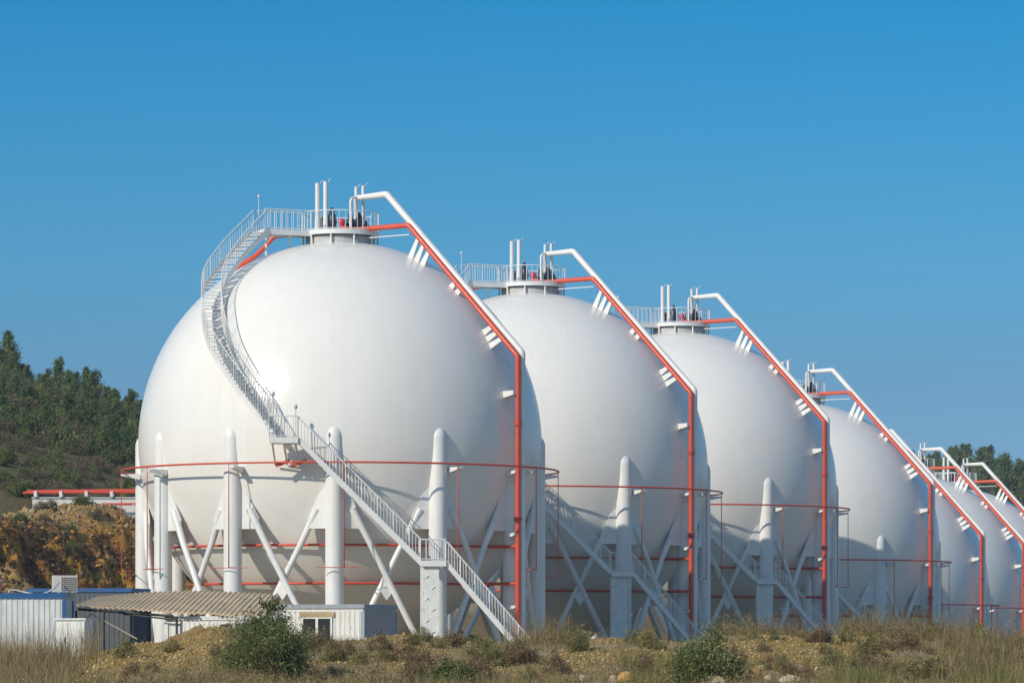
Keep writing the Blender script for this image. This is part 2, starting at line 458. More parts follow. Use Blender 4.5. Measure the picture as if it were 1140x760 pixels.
def stair_flight(root, path, width, name='stair_flight'):
    """path: centre line of the tread tops; part = treads, sub-parts = stringers and railings"""
    P = resample(path, 0.12); Lt = laterals(P)
    st = MB(); z = P[0].z; last = None
    drop = 0.19; target = P[0].z - 0.02
    for p, l in zip(P, Lt):
        if p.z <= target:
            target -= drop
            t = Vector((-l.y, l.x, 0))
            w = width / 2 - 0.03
            c = [p + l * w + t * 0.13, p - l * w + t * 0.13, p - l * w - t * 0.13, p + l * w - t * 0.13]
            st.plate(c, 0.035)
    part = st.build(name, RAILW, root)
    coarse = resample(P, 0.45); Lc = laterals(coarse)
    for sgn in (-1, 1):
        e = [p + l * sgn * width / 2 for p, l in zip(coarse, Lc)]
        s = MB()
        for i in range(len(e) - 1):
            a, b = e[i], e[i + 1]
            s.plate([a + Vector((0, 0, 0.10)), b + Vector((0, 0, 0.10)), b - Vector((0, 0, 0.20)), a - Vector((0, 0, 0.20))], 0.03)
        s.build('stringer', WHITE, part)
        r_ = MB(); rail(r_, e, 1.05, 0.21, True, 0.024, 0.012)
        r_.build('railing', RAILW, part)
    return part

def make_tank():
    root = empty('spherical_tank', (0, 0, 0))
    # shell
    sh = MB(); seg, rings = 128, 64
    prof = [(max(1e-4, RS * math.sin(PI * i / rings)), -RS * math.cos(PI * i / rings)) for i in range(rings + 1)]
    sh.lathe(prof, (0, 0, 0), seg)
    sh.build('shell', SHELL, root, (0, 0, CZ))
    # legs with gusset plates, braces
    phis = [-2 + 30 * k for k in range(12)]
    RL = 9.74; rl = 0.435
    for ph in phis:
        b = pol(ph, RL, 0)
        m = MB()
        prof = [(rl, 0.0), (rl, 11.35)] + [(rl * math.cos(a) ** 1.05, 11.35 + 0.62 * math.sin(a)) for a in [R(10 * k) for k in range(1, 9)]] + [(0.001, 11.97)]
        m.lathe(prof, b, 24)
        leg = m.build('leg', WHITE, root)
        m = MB(); m.lathe([(0.001, 0.0), (0.75, 0.0), (0.75, 0.35), (0.46, 0.36)], b, 16, False)
        m.build('footing', CONC, leg)
        for sg in (-1, 1):
            nb = pol(ph + sg * 30, RL, 0); dv = (nb - b).normalized()
            m = MB()
            up = Vector((0, 0, 1))
            m.plate([b + dv * (rl - 0.05) + up * 9.9, b + dv * (rl + 0.25) + up * 8.8, b + dv * 1.32 + up * 7.55, b + dv * 1.20 + up * 7.05, b + dv * (rl - 0.05) + up * 7.05], 0.10)
            m.build('gusset', WHITE, leg)
    for k in range(12):
        A = pol(phis[k], RL, 0); B = pol(phis[k] + 30, RL, 0); dv = (B - A).normalized()
        rad = Vector((A.x + B.x, A.y + B.y, 0)).normalized()
        for P0, P1, off in ((A + dv * 0.85, B - dv * 0.45, 0.0), (B - dv * 0.85, A + dv * 0.45, -0.0)):
            m = MB()
            p0 = P0 + Vector((0, 0, 8.0)); p1 = P1 + Vector((0, 0, 0.7))
            if off == 0.0: pass
            d_ = rad * (0.16 if P0 == A + dv * 0.85 else -0.16)
            q = p0.lerp(p1, 0.22)
            m.tube([p0 + d_ * 0.3, q + d_, p1 + d_ * 0.5], [0.19, 0.15, 0.15], 10)
            m.build('brace', WHITE, root)
        m = MB(); mid = (A + B) / 2 + Vector((0, 0, 4.1))
        m.plate([mid + dv * 0.3 + Vector((0, 0, 0.0)), mid + Vector((0, 0, 0.42)), mid - dv * 0.3, mid - Vector((0, 0, 0.42))], 0.30)
        m.build('brace_joint', WHITE, root)
    # ring pipes
    def ring(r, z, rad, nm, mat):
        m = MB(); m.tube([pol(360 * k / 96, r, z) for k in range(96)], rad, 8, closed=True)
        return m.build(nm, mat, root)
    up_ring = ring(10.84, 10.13, 0.048, 'upper_ring_pipe', RED)
    lo_ring = ring(8.80, 6.3, 0.062, 'middle_ring_pipe', RED)
    ring(7.42, 4.5, 0.062, 'lower_ring_pipe', RED)
    for ph in phis:
        m = MB()
        a = pol(ph + 3.4, 9.9, 9.93); b = pol(ph + 3.4, 10.86, 9.93)
        m.plate([a + Vector((0, 0, 0.07)), b + Vector((0, 0, 0.05)), b - Vector((0, 0, 0.03)), a - Vector((0, 0, 0.22))], 0.25)
        m.build('ring_bracket', WHITE, up_ring)
    for ph in phis:
        m = MB(); q = ph + 2.6
        m.tube([pol(q, 10.84, 10.10), pol(q, 10.84, 5.2), pol(q, 10.30, 5.2)], 0.024, 6)
        m.tube([pol(q - 7.0, 10.45, 5.2), pol(q, 10.40, 5.2), pol(q + 4.5, 10.45, 5.2)], 0.022, 6)
        m.build('drop_pipe', REDTHIN, root)
    # top platform
    m = MB(); m.lathe([(1.72, 21.25), (1.72, 21.72), (1.55, 21.74)], (0, 0, 0), 40)
    m.build('top_collar', GREYST, root)
    m = MB(); m.lathe([(0.001, 21.78), (1.93, 21.78), (1.93, 22.0), (1.89, 22.0), (1.89, 21.90), (0.001, 21.90)], (0, 0, 0), 48, False)
    plat = m.build('top_platform', RAILW, root)
    for k in range(10):
        ph = -15 + 36 * k
        m = MB(); m.tube([pol(ph, 1.85, 21.80), pol(ph, 1.85, 21.15)], 0.05, 6); m.build('platform_post', WHITE, plat)
    m = MB(); rail(m, [pol(-58 + k * (340 / 60), 1.91, 21.93) for k in range(61)], 1.0, 0.31, True, 0.025, 0.014)
    m.build('railing', RAILW, plat)
    # relief vents
    for i, (x, y, zt, r) in enumerate(((-1.14, -0.2, 24.42, 0.115), (-0.74, -0.25, 24.5, 0.115), (0.78, 0.25, 24.3, 0.085), (1.13, 0.2, 24.35, 0.085))):
        m = MB()
        m.tube([(x, y, 21.9), (x, y, 22.15), (x, y, 22.9), (x, y, zt)], [r * 1.25, r * 1.25, r, r], 12, caps=False)
        m.tube([(x, y, zt - 0.02), (x, y, zt - 0.05)], r * 0.9, 10)
        v = m.build('vent_pipe', WHITE, root)
        m = MB(); m.tube([(x + r, y, zt - 0.05), (x + r + 0.10, y - 0.02, zt + 0.12)], 0.018, 5)
        m.plate([(x + r + 0.02, y - 0.06, zt + 0.08), (x + r + 0.16, y - 0.06, zt + 0.14), (x + r + 0.16, y + 0.06, zt + 0.14), (x + r + 0.02, y + 0.06, zt + 0.08)], 0.02)
        m.build('rain_flap', RAILW, v)
    for x, y, h in ((-0.42, -0.1, 1.35), (-0.92, 0.25, 0.9), (0.50, 0.0, 1.05), (0.92, -0.05, 1.1), (1.22, 0.3, 0.75)):
        m = MB()
        m.tube([(x, y, 21.9), (x, y, 21.95), (x, y, 21.98)], 0.17, 12)
        m.tube([(x, y, 21.95), (x, y, 22.1), (x, y, 22.15), (x, y, 21.9 + h * 0.72), (x, y, 21.9 + h * 0.76), (x, y, 21.9 + h * 0.9), (x, y, 21.9 + h)], [0.11, 0.13, 0.20, 0.19, 0.13, 0.11, 0.04], 12)
        m.tube([(x - 0.22, y - 0.12, 21.9 + h * 0.45), (x + 0.22, y + 0.05, 21.9 + h * 0.45)], 0.075, 10)
        m.build('relief_valve', DARKV, root)
    m = MB()
    m.lathe([(0.001, 0), (0.14, 0), (0.14, 0.12), (0.09, 0.16), (0.13, 0.45), (0.17, 0.5), (0.17, 0.66), (0.08, 0.74), (0.001, 0.76)], (0.06, -0.35, 21.92), 14)
    m.tube([(0.0, -0.35, 22.25), (0.3, -0.45, 22.2), (0.32, -0.45, 21.95)], 0.08, 10)
    m.build('shutoff_valve', REDV, root)
    # white header pipe
    ph = 56.0
    m = MB()
    def arc(pts, n=5, cut=0.35):
        P = [Vector(p) for p in pts]; out = [P[0]]
        for i in range(1, len(P) - 1):
            a = P[i] + (P[i - 1] - P[i]).normalized() * cut; b = P[i] + (P[i + 1] - P[i]).normalized() * cut
            for k in range(n + 1):
                t = k / n; out.append(a * (1 - t) ** 2 + P[i] * 2 * t * (1 - t) + b * t * t)
        out.append(P[-1]); return out
    h0 = Vector((0.62, 0.15, 23.72)); hc = pol(56, 2.75, 23.74)
    pts = arc([(0.78, 0.05, 22.6), (0.74, 0.0, 23.72), hc, pol(ph, 10.52, 15.65), pol(ph, 10.52, 0.4)], 5, 0.14)
    m.tube(pts, [0.10] * 2 + [0.13] * 5 + [0.168] * (len(pts) - 7), 16)
    hp = m.build('header_pipe', WHITE, root)
    m = MB(); m.tube(arc([(0.50, -0.55, 21.95), (0.50, -0.55, 23.62), (0.75, -0.25, 23.74)], 4, 0.18), 0.065, 10)
    m.build('small_loop_pipe', WHITE, hp)
    # red fire-water riser
    tn = Vector((-math.cos(R(ph)), -math.sin(R(ph)), 0)) * 0.35
    m = MB()
    rp = arc([pol(20, 0.5, 22.05), pol(56, 4.15, 22.12) + tn * 0.6, pol(ph, 10.50, 15.45) + tn, pol(ph, 10.50, 0.35) + tn], 5, 0.10)
    m.tube(rp, 0.13, 14)
    fw = m.build('fire_water_pipe', RED, root)
    m = MB(); m.tube([pol(54, 1.85, 21.62) + tn * 0.6, pol(56, 4.2, 21.66) + tn * 0.6], 0.03, 6); m.build('pipe_strut', RAILW, fw)
    for z in (7.6, 12.2, 2.4):
        m = MB(); c = pol(ph, 10.50, z) + tn
        m.tube([c - Vector((0, 0, 0.09)), c - Vector((0, 0, 0.012))], 0.205, 14); m.tube([c + Vector((0, 0, 0.012)), c + Vector((0, 0, 0.09))], 0.205, 14)
        m.build('flange', RED, fw)
    for z in (6.3, 4.5):
        rr = 8.80 if z > 5 else 7.42
        m = MB(); m.tube([pol(ph, 10.5, z) + tn, pol(ph - 2, rr, z)], 0.075, 8); m.build('branch_pipe', RED, fw)
    m = MB(); m.tube([pol(ph, 10.5, 0.6) + tn, pol(ph + 22, 13.0, 0.55)], 0.135, 10); m.build('feed_pipe', RED, fw)
    # supports: tapered fins standing between shell and pipes
    tang = Vector((-math.cos(R(ph)), -math.sin(R(ph)), 0)); C0 = Vector((0, 0, CZ))
    def fin(q, along, wb, wt, lift=0.18, deep=0.12, low=None):
        nd = (q - C0).normalized() if low is None else low
        base = C0 + (q - C0).normalized() * (RS - deep) if low is None else None
        b = base + tang * lift; t_ = q - nd * 0.06 + tang * lift
        m = MB(); m.plate([b - along * wb / 2, b + along * wb / 2, t_ + along * wt / 2, t_ - along * wt / 2], 0.09)
        return m.build('pipe_bracket', WHITE, root)
    e0 = hc; e1 = pol(ph, 10.52, 15.65); sd = (e1 - e0).normalized()
    for t0, n, gap, q_off in ((0.305, 3, 0.46, 0.0), (0.565, 2, 0.46, 0.0), (0.865, 3, 0.42, 0.0)):
        for k in range(n):
            q = e0.lerp(e1, t0) + sd * (k - (n - 1) / 2) * gap
            fin(q, sd, 0.34, 0.17, 0.22 + 0.10 * (t0 > 0.8))
    def bracket(z, thick, wb, wt, inner):
        q = pol(ph, 10.5, z); b = pol(ph, inner, z - 0.10)
        up = Vector((0, 0, 1)); m = MB(); a = b + tang * 0.25; c = q + tang * 0.45
        m.plate([a - up * wb / 2, a + up * wb / 2, c + up * wt / 2, c - up * wt / 2], thick)
        m.build('pipe_bracket', WHITE, root)
    bracket(13.70, 0.5, 0.36, 0.20, 9.65)
    for z in (9.9, 6.9, 3.4): bracket(z, 0.22, 0.16, 0.14, 9.9)
    # second red pipe falling on the left of the crown
    m = MB()
    gp = [pol(-95, 1.5, 21.98), pol(-97, 3.3, 21.85)] + [pol(-100 - 6 * k, math.sin(a) * 10.35, CZ + math.cos(a) * 10.35) for k, a in enumerate([R(24 + 6 * j) for j in range(12)])]
    m.tube(gp, 0.125, 10)
    sp = m.build('spray_pipe', RED, root)
    for k in (3, 5, 7):
        p = gp[k]; m = MB(); nd = (p - Vector((0, 0, CZ))).normalized()
        m.tube([p + nd * 0.15, p - nd * 0.4], 0.09, 8); m.build('spray_pipe_clamp', WHITE, sp)
    # walkway
    w0 = pol(-68, 1.8, 21.9); w1 = pol(-68, 4.25, 21.9)
    dv = (w1 - w0).normalized(); lt = Vector((-dv.y, dv.x, 0)) * 0.5
    m = MB(); m.plate([w0 + lt, w1 + lt, w1 - lt, w0 - lt], 0.10)
    for sg in (-1, 1):
        m.plate([w0 + lt * sg + Vector((0, 0, .06)), w1 + lt * sg + Vector((0, 0, .06)), w1 + lt * sg - Vector((0, 0, .2)), w0 + lt * sg - Vector((0, 0, .2))], 0.03)
    wk = m.build('walkway', RAILW, root)
    for sg in (-1, 1):
        m = MB(); rail(m, [w0 + lt * sg, w1 + lt * sg], 1.05, 0.30); m.build('railing', RAILW, wk)
    m = MB(); m.tube([w1 - dv * 0.3, w1 - dv * 0.3 - Vector((0, 0, 1.75))], 0.06, 8); m.build('walkway_post', WHITE, wk)
    m = MB(); m.tube([w0 + dv * 0.9, w0 + dv * 0.9 - Vector((0, 0, 0.9))], 0.05, 8); m.build('walkway_post', WHITE, wk)
    m = MB(); lp = w1 - dv * 0.1 - lt
    m.tube([lp, lp + Vector((0, 0, 1.7))], 0.018, 6); m.lathe([(0.001, 0), (0.05, 0.0), (0.06, 0.1), (0.03, 0.16), (0.001, 0.17)], lp + Vector((0, 0, 1.68)), 10)
    m.build('lamp_pole', RAILW, wk)
    # winding stair
    path = catmull([w1, pol(-58, 6.35, 20.15), pol(-50.5, 8.05, 18.45), pol(-37.5, 9.75, 16.0), pol(-26.5, 10.55, 13.75), pol(-19.3, 10.78, 12.1), pol(-16.8, 10.85, 11.25)], 12)
    upper = stair_flight(root, path, 0.95)
    for t in (pol(-47, 8.3, 17.8), pol(-36, 9.6, 15.6), pol(-27, 10.3, 13.7), pol(-21, 10.5, 12.3)):
        c = Vector((0, 0, CZ)); nd = (t - c).normalized()
        m = MB(); m.tube([c + nd * (RS - 0.1), c + nd * (RS + 0.62) - Vector((0, 0, 0.1))], 0.06, 8); m.build('stair_bracket', WHITE, upper)
    # landing at mid height
    A = Vector((-3.35, -10.55, 11.18)); B = Vector((-2.35, -10.85, 11.18))
    def landing(name, c, dx, dy, z, rails):
        m = MB(); m.bbox((c[0] - dx / 2, c[1] - dy / 2, z - 0.13), (c[0] + dx / 2, c[1] + dy / 2, z))
        pt = m.build(name, GREYST, root)
        for (a, b) in rails:
            m = MB()
            rail(m, [Vector((c[0] + a[0] * dx / 2, c[1] + a[1] * dy / 2, z)), Vector((c[0] + b[0] * dx / 2, c[1] + b[1] * dy / 2, z))], 1.05, 0.28)
            m.build('railing', RAILW, pt)
        for a, b in (((-1, -1), (1, -1)), ((-1, 1), (1, 1))):
            m = MB(); m.bbox((c[0] - dx / 2, c[1] + a[1] * (dy / 2) - 0.02, z - 0.22), (c[0] + dx / 2, c[1] + a[1] * (dy / 2) + 0.02, z + 0.05))
            m.build('edge_beam', WHITE, pt)
        return pt
    ld = landing('landing', (-2.72, -10.95), 1.35, 1.15, 11.2, [((-1, -1), (1, -1))])
    for dx in (-0.55, 0.0, 0.55):
        m = MB(); x = -2.72 + dx
        m.tube([(x, -11.4, 11.08), (x + 0.15, -9.65, 10.05)], 0.05, 6)
        m.build('landing_strut', WHITE, ld)
    for dx in (-0.25, 0.5):
        x = -2.72 + dx; m = MB()
        m.plate([(x - 0.2, -10.25, 10.05), (x + 0.6, -10.25, 10.32), (x + 0.5, -10.25, 10.12), (x - 0.1, -10.25, 9.9)], 0.10)
        m.build('landing_bracket', REDTHIN, ld)
    for x, h, in ((-3.2, 2.0), (-2.15, 1.4)):
        m = MB(); m.tube([(x, -11.5, 11.2), (x, -11.5, 11.2 + h)], 0.018, 6)
        m.lathe([(0.001, 0), (0.06, 0), (0.08, 0.1), (0.05, 0.2), (0.001, 0.21)], (x, -11.5, 11.18 + h), 10)
        m.build('lamp_pole', GREYST, ld)
    # straight flights
    e = Vector((3.72, -10.95, 5.45))
    stair_flight(root, [Vector((-2.05, -10.95, 11.18)), e], 0.95)
    ld2 = landing('landing', (4.28, -10.95), 1.20, 1.15, 5.45, [((-1, -1), (1, -1)), ((-1, 1), (1, 1))])
    m = MB()
    pr = random.Random(3)
    zs = [0, 0.9, 1.7, 2.4, 3.2, 4.0, 4.7, 5.2]
    for a, b in zip(zs[:-1], zs[1:]):
        w = 0.86 + pr.uniform(-0.006, 0.006)
        m.bbox((4.12 - w / 2, -10.95 - w / 2, a), (4.12 + w / 2, -10.95 + w / 2, b - 0.004))
    for k in range(9):
        z = 0.5 + k * 0.52; m.tube([(3.87 + 0.3 * (k % 2), -11.38, z), (4.04 + 0.3 * (k % 2), -11.42, z + 0.15)], 0.02, 5)
    m.build('landing_pillar', WHITE_DIRTY, ld2)
    stair_flight(root, [Vector((4.88, -10.95, 5.42)), Vector((9.40, -10.95, 0.15))], 0.95)
    return root

tank = make_tank()
TANKS = []
for k in range(7):
    X = -8.52 + 9.64 * min(k, 3) + 6.93 * max(0, k - 3)
    Y = 174 + 25.2 * k
    Z = 0 if k < 3 else (-2.8 if k == 3 else -5.6)
    TANKS.append((X, Y, Z))
tl = ['nearest and largest-looking white spherical gas tank with its winding white stair in full view',
      'second white spherical gas tank from the front, its left side hidden by the nearest tank',
      'third white spherical gas tank in the row, last one standing on the upper terrace',
      'fourth white spherical gas tank in the row, standing one terrace lower than the third tank',
      'fifth white spherical gas tank, only a narrow slice seen behind the fourth tank',
      'sixth white spherical gas tank, a narrow slice between the fifth tank and the last tank',
      'farthest white spherical gas tank at the end of the row, cut by the picture edge']
for k, (p, l) in enumerate(zip(TANKS, tl)):
    o = tank if k == 0 else copy_tree(tank)
    o.location = p; o.rotation_euler = (0, 0, R(2.8))
    tag(o, l, 'gas tank', 'white spherical gas tanks standing in a row')

# ------------------------------------------------------------------ cabins
CROT = R(-20)
def ribbed_box(mb, lo, hi, step=0.16, faces='FBLR'):
    mb.bbox(lo, hi)
    d = 0.016
    x = lo[0] + 0.1
    while x < hi[0] - 0.05:
        if 'F' in faces: mb.bbox((x - 0.025, lo[1] - d, lo[2] + 0.12), (x + 0.025, lo[1] + 0.01, hi[2] - 0.12))
        if 'B' in faces: mb.bbox((x - 0.025, hi[1] - 0.01, lo[2] + 0.12), (x + 0.025, hi[1] + d, hi[2] - 0.12))
        x += step
    y = lo[1] + 0.1
    while y < hi[1] - 0.05:
        if 'L' in faces: mb.bbox((lo[0] - d, y - 0.025, lo[2] + 0.12), (lo[0] + 0.01, y + 0.025, hi[2] - 0.12))
        if 'R' in faces: mb.bbox((hi[0] - 0.01, y - 0.025, lo[2] + 0.12), (hi[0] + d, y + 0.025, hi[2] - 0.12))
        y += step
def cabin(name, corner, L, W, H, label, wallm, trim, sidem=None, windows=(), rot=CROT, TH=0.13, post=None):
    """corner = front right bottom corner; front face looks along local -y, cabin runs to local -x"""
    root = empty(name, corner, rot)
    tag(root, label, 'site cabin', 'white site cabins below the tanks')
    m = MB(); ribbed_box(m, (-L, 0, 0.12), (-0.004, W, H - 0.004), 0.16, 'FBL' if sidem else 'FBLR')
    m.build('wall', wallm, root)
    if sidem:
        m = MB(); m.bbox((-0.002, 0.03, 0.14), (0.03, W - 0.03, H - 0.1))
        y = 0.2
        while y < W - 0.1: m.bbox((0.02, y - 0.02, 0.16), (0.042, y + 0.02, H - 0.14)); y += 0.2
        m.build('end_panel', sidem, root)
    m = MB(); m.bbox((-L - 0.05, -0.05, H), (0.05, W + 0.05, H + 0.06))
    rf = m.build('roof', trim, root)
    m = MB()
    m.bbox((-L - 0.045, -0.045, H - TH), (0.045, -0.004, H - 0.002)); m.bbox((-L - 0.045, W + 0.004, H - TH), (0.045, W + 0.045, H - 0.002))
    m.bbox((0.008, -0.002, H - TH), (0.047, W + 0.002, H - 0.002)); m.bbox((-L - 0.047, -0.002, H - TH), (-L - 0.008, W + 0.002, H - 0.002))
    m.build('roof_trim', trim, rf)
    for x, y in ((0, 0), (-L, 0), (0, W), (-L, W)):
        m = MB(); m.box((x, y, (H - 0.14) / 2), (0.12, 0.12, H - 0.15)); m.build('corner_post', post or trim, root)
    m = MB(); m.bbox((-L, 0.02, 0.0), (0, W - 0.02, 0.115)); m.build('base_frame', BLACK, root)
    for (x, z, w, h) in windows:
        m = MB()
        t = 0.06
        m.bbox((x - t, -0.05, z - t), (x + w + t, -0.012, z)); m.bbox((x - t, -0.05, z + h), (x + w + t, -0.012, z + h + t))
        m.bbox((x - t, -0.05, z), (x, -0.012, z + h)); m.bbox((x + w, -0.05, z), (x + w + t, -0.012, z + h))
        wf = m.build('window', wallm, root)
        m = MB(); m.bbox((x, -0.03, z), (x + w, -0.018, z + h)); m.build('pane', DARKG, wf)
    return root
d1 = 104.0
gz = 0.25
c2x = at(405, d1)
def top(py, d, base): return zat(py, d) - base
# right cabin
cab_r = cabin('site_cabin', (at(404.5, d1), d1, 0.15), 2.80, 2.45, top(674.5, d1, 0.15), 'dirty white cabin with two dark windows under a rusty board', CABR, BLUEG, CABG,
      [(-1.93, 1.46, 0.40, 0.78), (-1.45, 1.46, 0.40, 0.78)], rot=R(-21), TH=0.06)
m = MB(); m.bbox((-2.05, -0.062, 2.29), (-0.92, -0.052, 2.44)); m.build('window_header', paint('rust_stained_board', (0.38, 0.28, 0.15), 0.8, 0.25), cab_r)
d3 = 105.1
cab_s = cabin('site_cabin', (at(306.5, d3), d3, 0.15), 3.6, 2.3, top(687.5, d3, 0.15), 'low white cabin with small windows under the canopy edge', CABR, CABW, None,
      [(-1.80, 1.42, 0.40, 0.66), (-1.30, 1.42, 0.30, 0.66)], rot=R(-21), TH=0.06)
cab_l = cabin('site_cabin', (at(71.5, d1), d1, 0.2), 6.0, 2.4, top(662, d1, 0.2), 'white ribbed cabin with bright blue trim carrying the air conditioner on its roof', CABW, BLUE, rot=R(1), TH=0.10)
dm = 110.0
cab_m = cabin('site_cabin', (at(146, dm), dm, 0.2), 3.4, 2.0, top(656.5, dm, 0.2), 'cabin with blue roof edge, its wall coloured dark for shade under the striped canopy roof', CABD, BLUE, rot=R(-11), post=CABD, TH=0.06)

# AC unit
ac = empty('air_conditioner', (at(72, d1 + 1.0), d1 + 1.0, zat(660.3, d1 + 0.3) + 0.02), R(14))
tag(ac, 'cream air conditioner condenser standing on the blue trimmed cabin roof', 'air conditioner')
m = MB(); m.bbox((-0.36, -0.16, 0.03), (0.36, 0.16, 0.53)); m.box((-0.2, 0, 0.015), (0.06, 0.3, 0.03)); m.box((0.2, 0, 0.015), (0.06, 0.3, 0.03)); m.build('casing', BEIGE, ac)
m = MB(); m.bbox((-0.13, -0.175, 0.08), (0.31, -0.162, 0.48)); gpart = m.build('grille', GRILLE, ac)
m = MB()
for k in range(8): m.bbox((-0.13 + k * 0.058, -0.19, 0.08), (-0.118 + k * 0.058, -0.177, 0.48))
for k in range(7): m.bbox((-0.13, -0.20, 0.10 + k * 0.06), (0.31, -0.191, 0.112 + k * 0.06))
m.build('grille_bars', BEIGE, gpart)
# cable over the roof edge
m = MB()
cd = 103.6
cp = [(x, d, z) for x, d, z in [(at(66, 104.7), 104.7, zat(648, 104.7)), (at(58, 104), 104.0, zat(656, 104)), (at(45, 104.4), 104.6, zat(660.5, 104)), (at(30, 104.8), 104.9, zat(659.5, 104.8)),
     (at(17, 105.0), 105.0, zat(656.5, 105)), (at(10, 105.0), 105.0, zat(658, 105)), (at(9.0, 105.0), 105.1, zat(668, 105)), (at(10, 105.0), 105.1, zat(682, 105)), (at(14, 105.0), 105.1, zat(686, 105)), (at(19, 105.0), 105.0, zat(683, 105))]]
m.tube(catmull([Vector(p) for p in cp], 6), 0.022, 6)
tag(m.build('cable', CABLE), 'pale cable looping from the air conditioner along the blue roof edge', 'cable')
# white cabinet in front
wc = empty('metal_cabinet', (at(79, 100), 100, 0.6), R(-16))
tag(wc, 'chipped white two door metal cabinet standing before the blue trimmed cabin', 'cabinet')
hz = zat(690, 100) - 0.6
m = MB(); m.bbox((-0.47, 0.0, 0), (0.43, 0.62, hz)); m.build('body', WHITE_DIRTY, wc)
m = MB(); m.bbox((-0.51, -0.05, hz + 0.002), (0.47, 0.66, hz + 0.06)); m.build('lid', CABW, wc)
for a, b in ((-0.46, -0.10), (-0.09, 0.42)):
    m = MB(); m.bbox((a, -0.022, 0.06), (b, -0.002, hz - 0.05)); dr = m.build('door', WHITE_DIRTY, wc)
    m = MB(); m.bbox((b - 0.08, -0.05, hz * 0.62), (b - 0.05, -0.024, hz * 0.72)); m.build('handle', BLACK, dr)

# canopy with corrugated sheet
def canopy():
    root = empty('canopy', (at(190, 106), 106, 0.3))
    tag(root, 'sagging canopy of weathered striped roofing sheet between the two cabins', 'canopy')
    O = Vector(root.location)
    q = [(83, 674, 106.6), (287, 687, 105.3), (312, 661.5, 109.2), (112, 663.5, 109.6)]
    c = [Vector((at(a, d), d, zat(b, d))) for a, b, d in q]
    nu, nvv = 560, 10
    vs = np.zeros((nu + 1, nvv + 1, 3))
    uu = np.linspace(0, 1, nu + 1)[:, None]; vv = np.linspace(0, 1, nvv + 1)[None, :]
    for a in range(3):
        vs[:, :, a] = (c[0][a] * (1 - uu) + c[1][a] * uu) * (1 - vv) + (c[3][a] * (1 - uu) + c[2][a] * uu) * vv
    vs[:, :, 0] += 0.30 * (vv - 0.5) * 0
    vs[:, :, 2] += 0.021 * np.sin(uu * 2 * PI * 36) + 0.14 * np.sin(uu * PI * 1.0) * vv + 0.05 * fbm(uu * 9 + vv * 0.5, vv * 2 + 0 * uu, 3)
    # short sheet ends: every sheet stops at its own length
    sheet = np.floor(uu * 9)
    jit = (_perm[sheet.astype(int) + 3, 7] - 0.5) * 0.25
    d01 = (np.array(c[3]) - np.array(c[0])); d01 /= np.linalg.norm(d01)
    for a in range(3): vs[:, :, a] += d01[a] * jit * (1 - vv)
    V = vs.reshape(-1, 3) - np.array(O)
    V2 = np.concatenate([V, V - np.array([0, 0, 0.012])])
    i, j = np.meshgrid(np.arange(nu), np.arange(nvv), indexing='ij'); w = nvv + 1
    q = np.stack([i * w + j, (i + 1) * w + j, (i + 1) * w + j + 1, i * w + j + 1], -1).reshape(-1, 4)
    n0 = len(V); q2 = q[:, ::-1] + n0
    e = np.arange(nu); ed = np.stack([e * w, e * w + n0, (e + 1) * w + n0, (e + 1) * w], -1)
    o = np_mesh('roof_sheet', V2, np.concatenate([q, q2, ed]), CANOPY, parent=root, smooth=True)
    m = MB(); a = c[0] - O; b = c[1] - O
    m.tube([a + Vector((0.1, 0.1, -0.10)), a.lerp(b, 0.54) + Vector((0, 0.1, -0.12))], 0.045, 6); m.build('front_beam', BLACK, root)
    m = MB(); m.tube([a.lerp(b, 0.25) + Vector((0.1, 0.12, -0.16)), a.lerp(b, 0.54) + Vector((0, 0.0, -0.22))], 0.03, 6); m.build('loose_bar', BLACK, root)
    m = MB(); a = c[3] - O; b = c[2] - O
    m.tube([a + Vector((0.1, -0.1, -0.12)), b + Vector((-0.1, -0.1, -0.12))], 0.045, 6); m.build('rear_beam', BLACK, root)
    for t, s in ((0.01, 0), (0.31, 0), (0.56, 0), (0.97, 0), (0.03, 1), (0.95, 1)):
        p = (c[0].lerp(c[1], t) if s == 0 else c[3].lerp(c[2], t)) - O + Vector((0, 0.1 if s == 0 else -0.1, -0.14))
        m = MB(); m.tube([p, Vector((p.x, p.y, -0.3))], 0.035, 6); m.build('post', BLACK, root)
canopy()
m = MB(); m.tube([(at(102, 105.4), 105.4, zat(683, 105.4)), (at(153, 104.8), 104.8, zat(711, 104.8))], 0.022, 6)
m.tube([(at(102, 105.4), 105.4, zat(683, 105.4)), (at(92, 105.0), 105.0, zat(690, 105.0))], 0.022, 6)
tag(m.build('wooden_pole', STICK), 'thin pale pole leaning from canopy post beside the white cabinet', 'pole')
# tipped log of earth coloured timber on the mound
m = MB(); lr = random.Random(9); lp_ = []; lrad = []
for k in range(14):
    t = k / 13; lp_.append((at(178 + 50 * t, 90.4) + lr.uniform(-.015, .015), 90.4 + lr.uniform(-.02, .02), zat(724 - 24.5 * t, 90.4) + lr.uniform(-.02, .02))); lrad.append((0.21 - 0.06 * t) * lr.uniform(0.82, 1.12))
m.tube(lp_, lrad, 9)
tag(m.build('log', paint('clay_covered_timber', (0.24, 0.155, 0.06), 0.9, 0.4, (0.16, 0.10, 0.05), 3)), 'clay covered log jutting up from the yellow mound before the canopy', 'log')

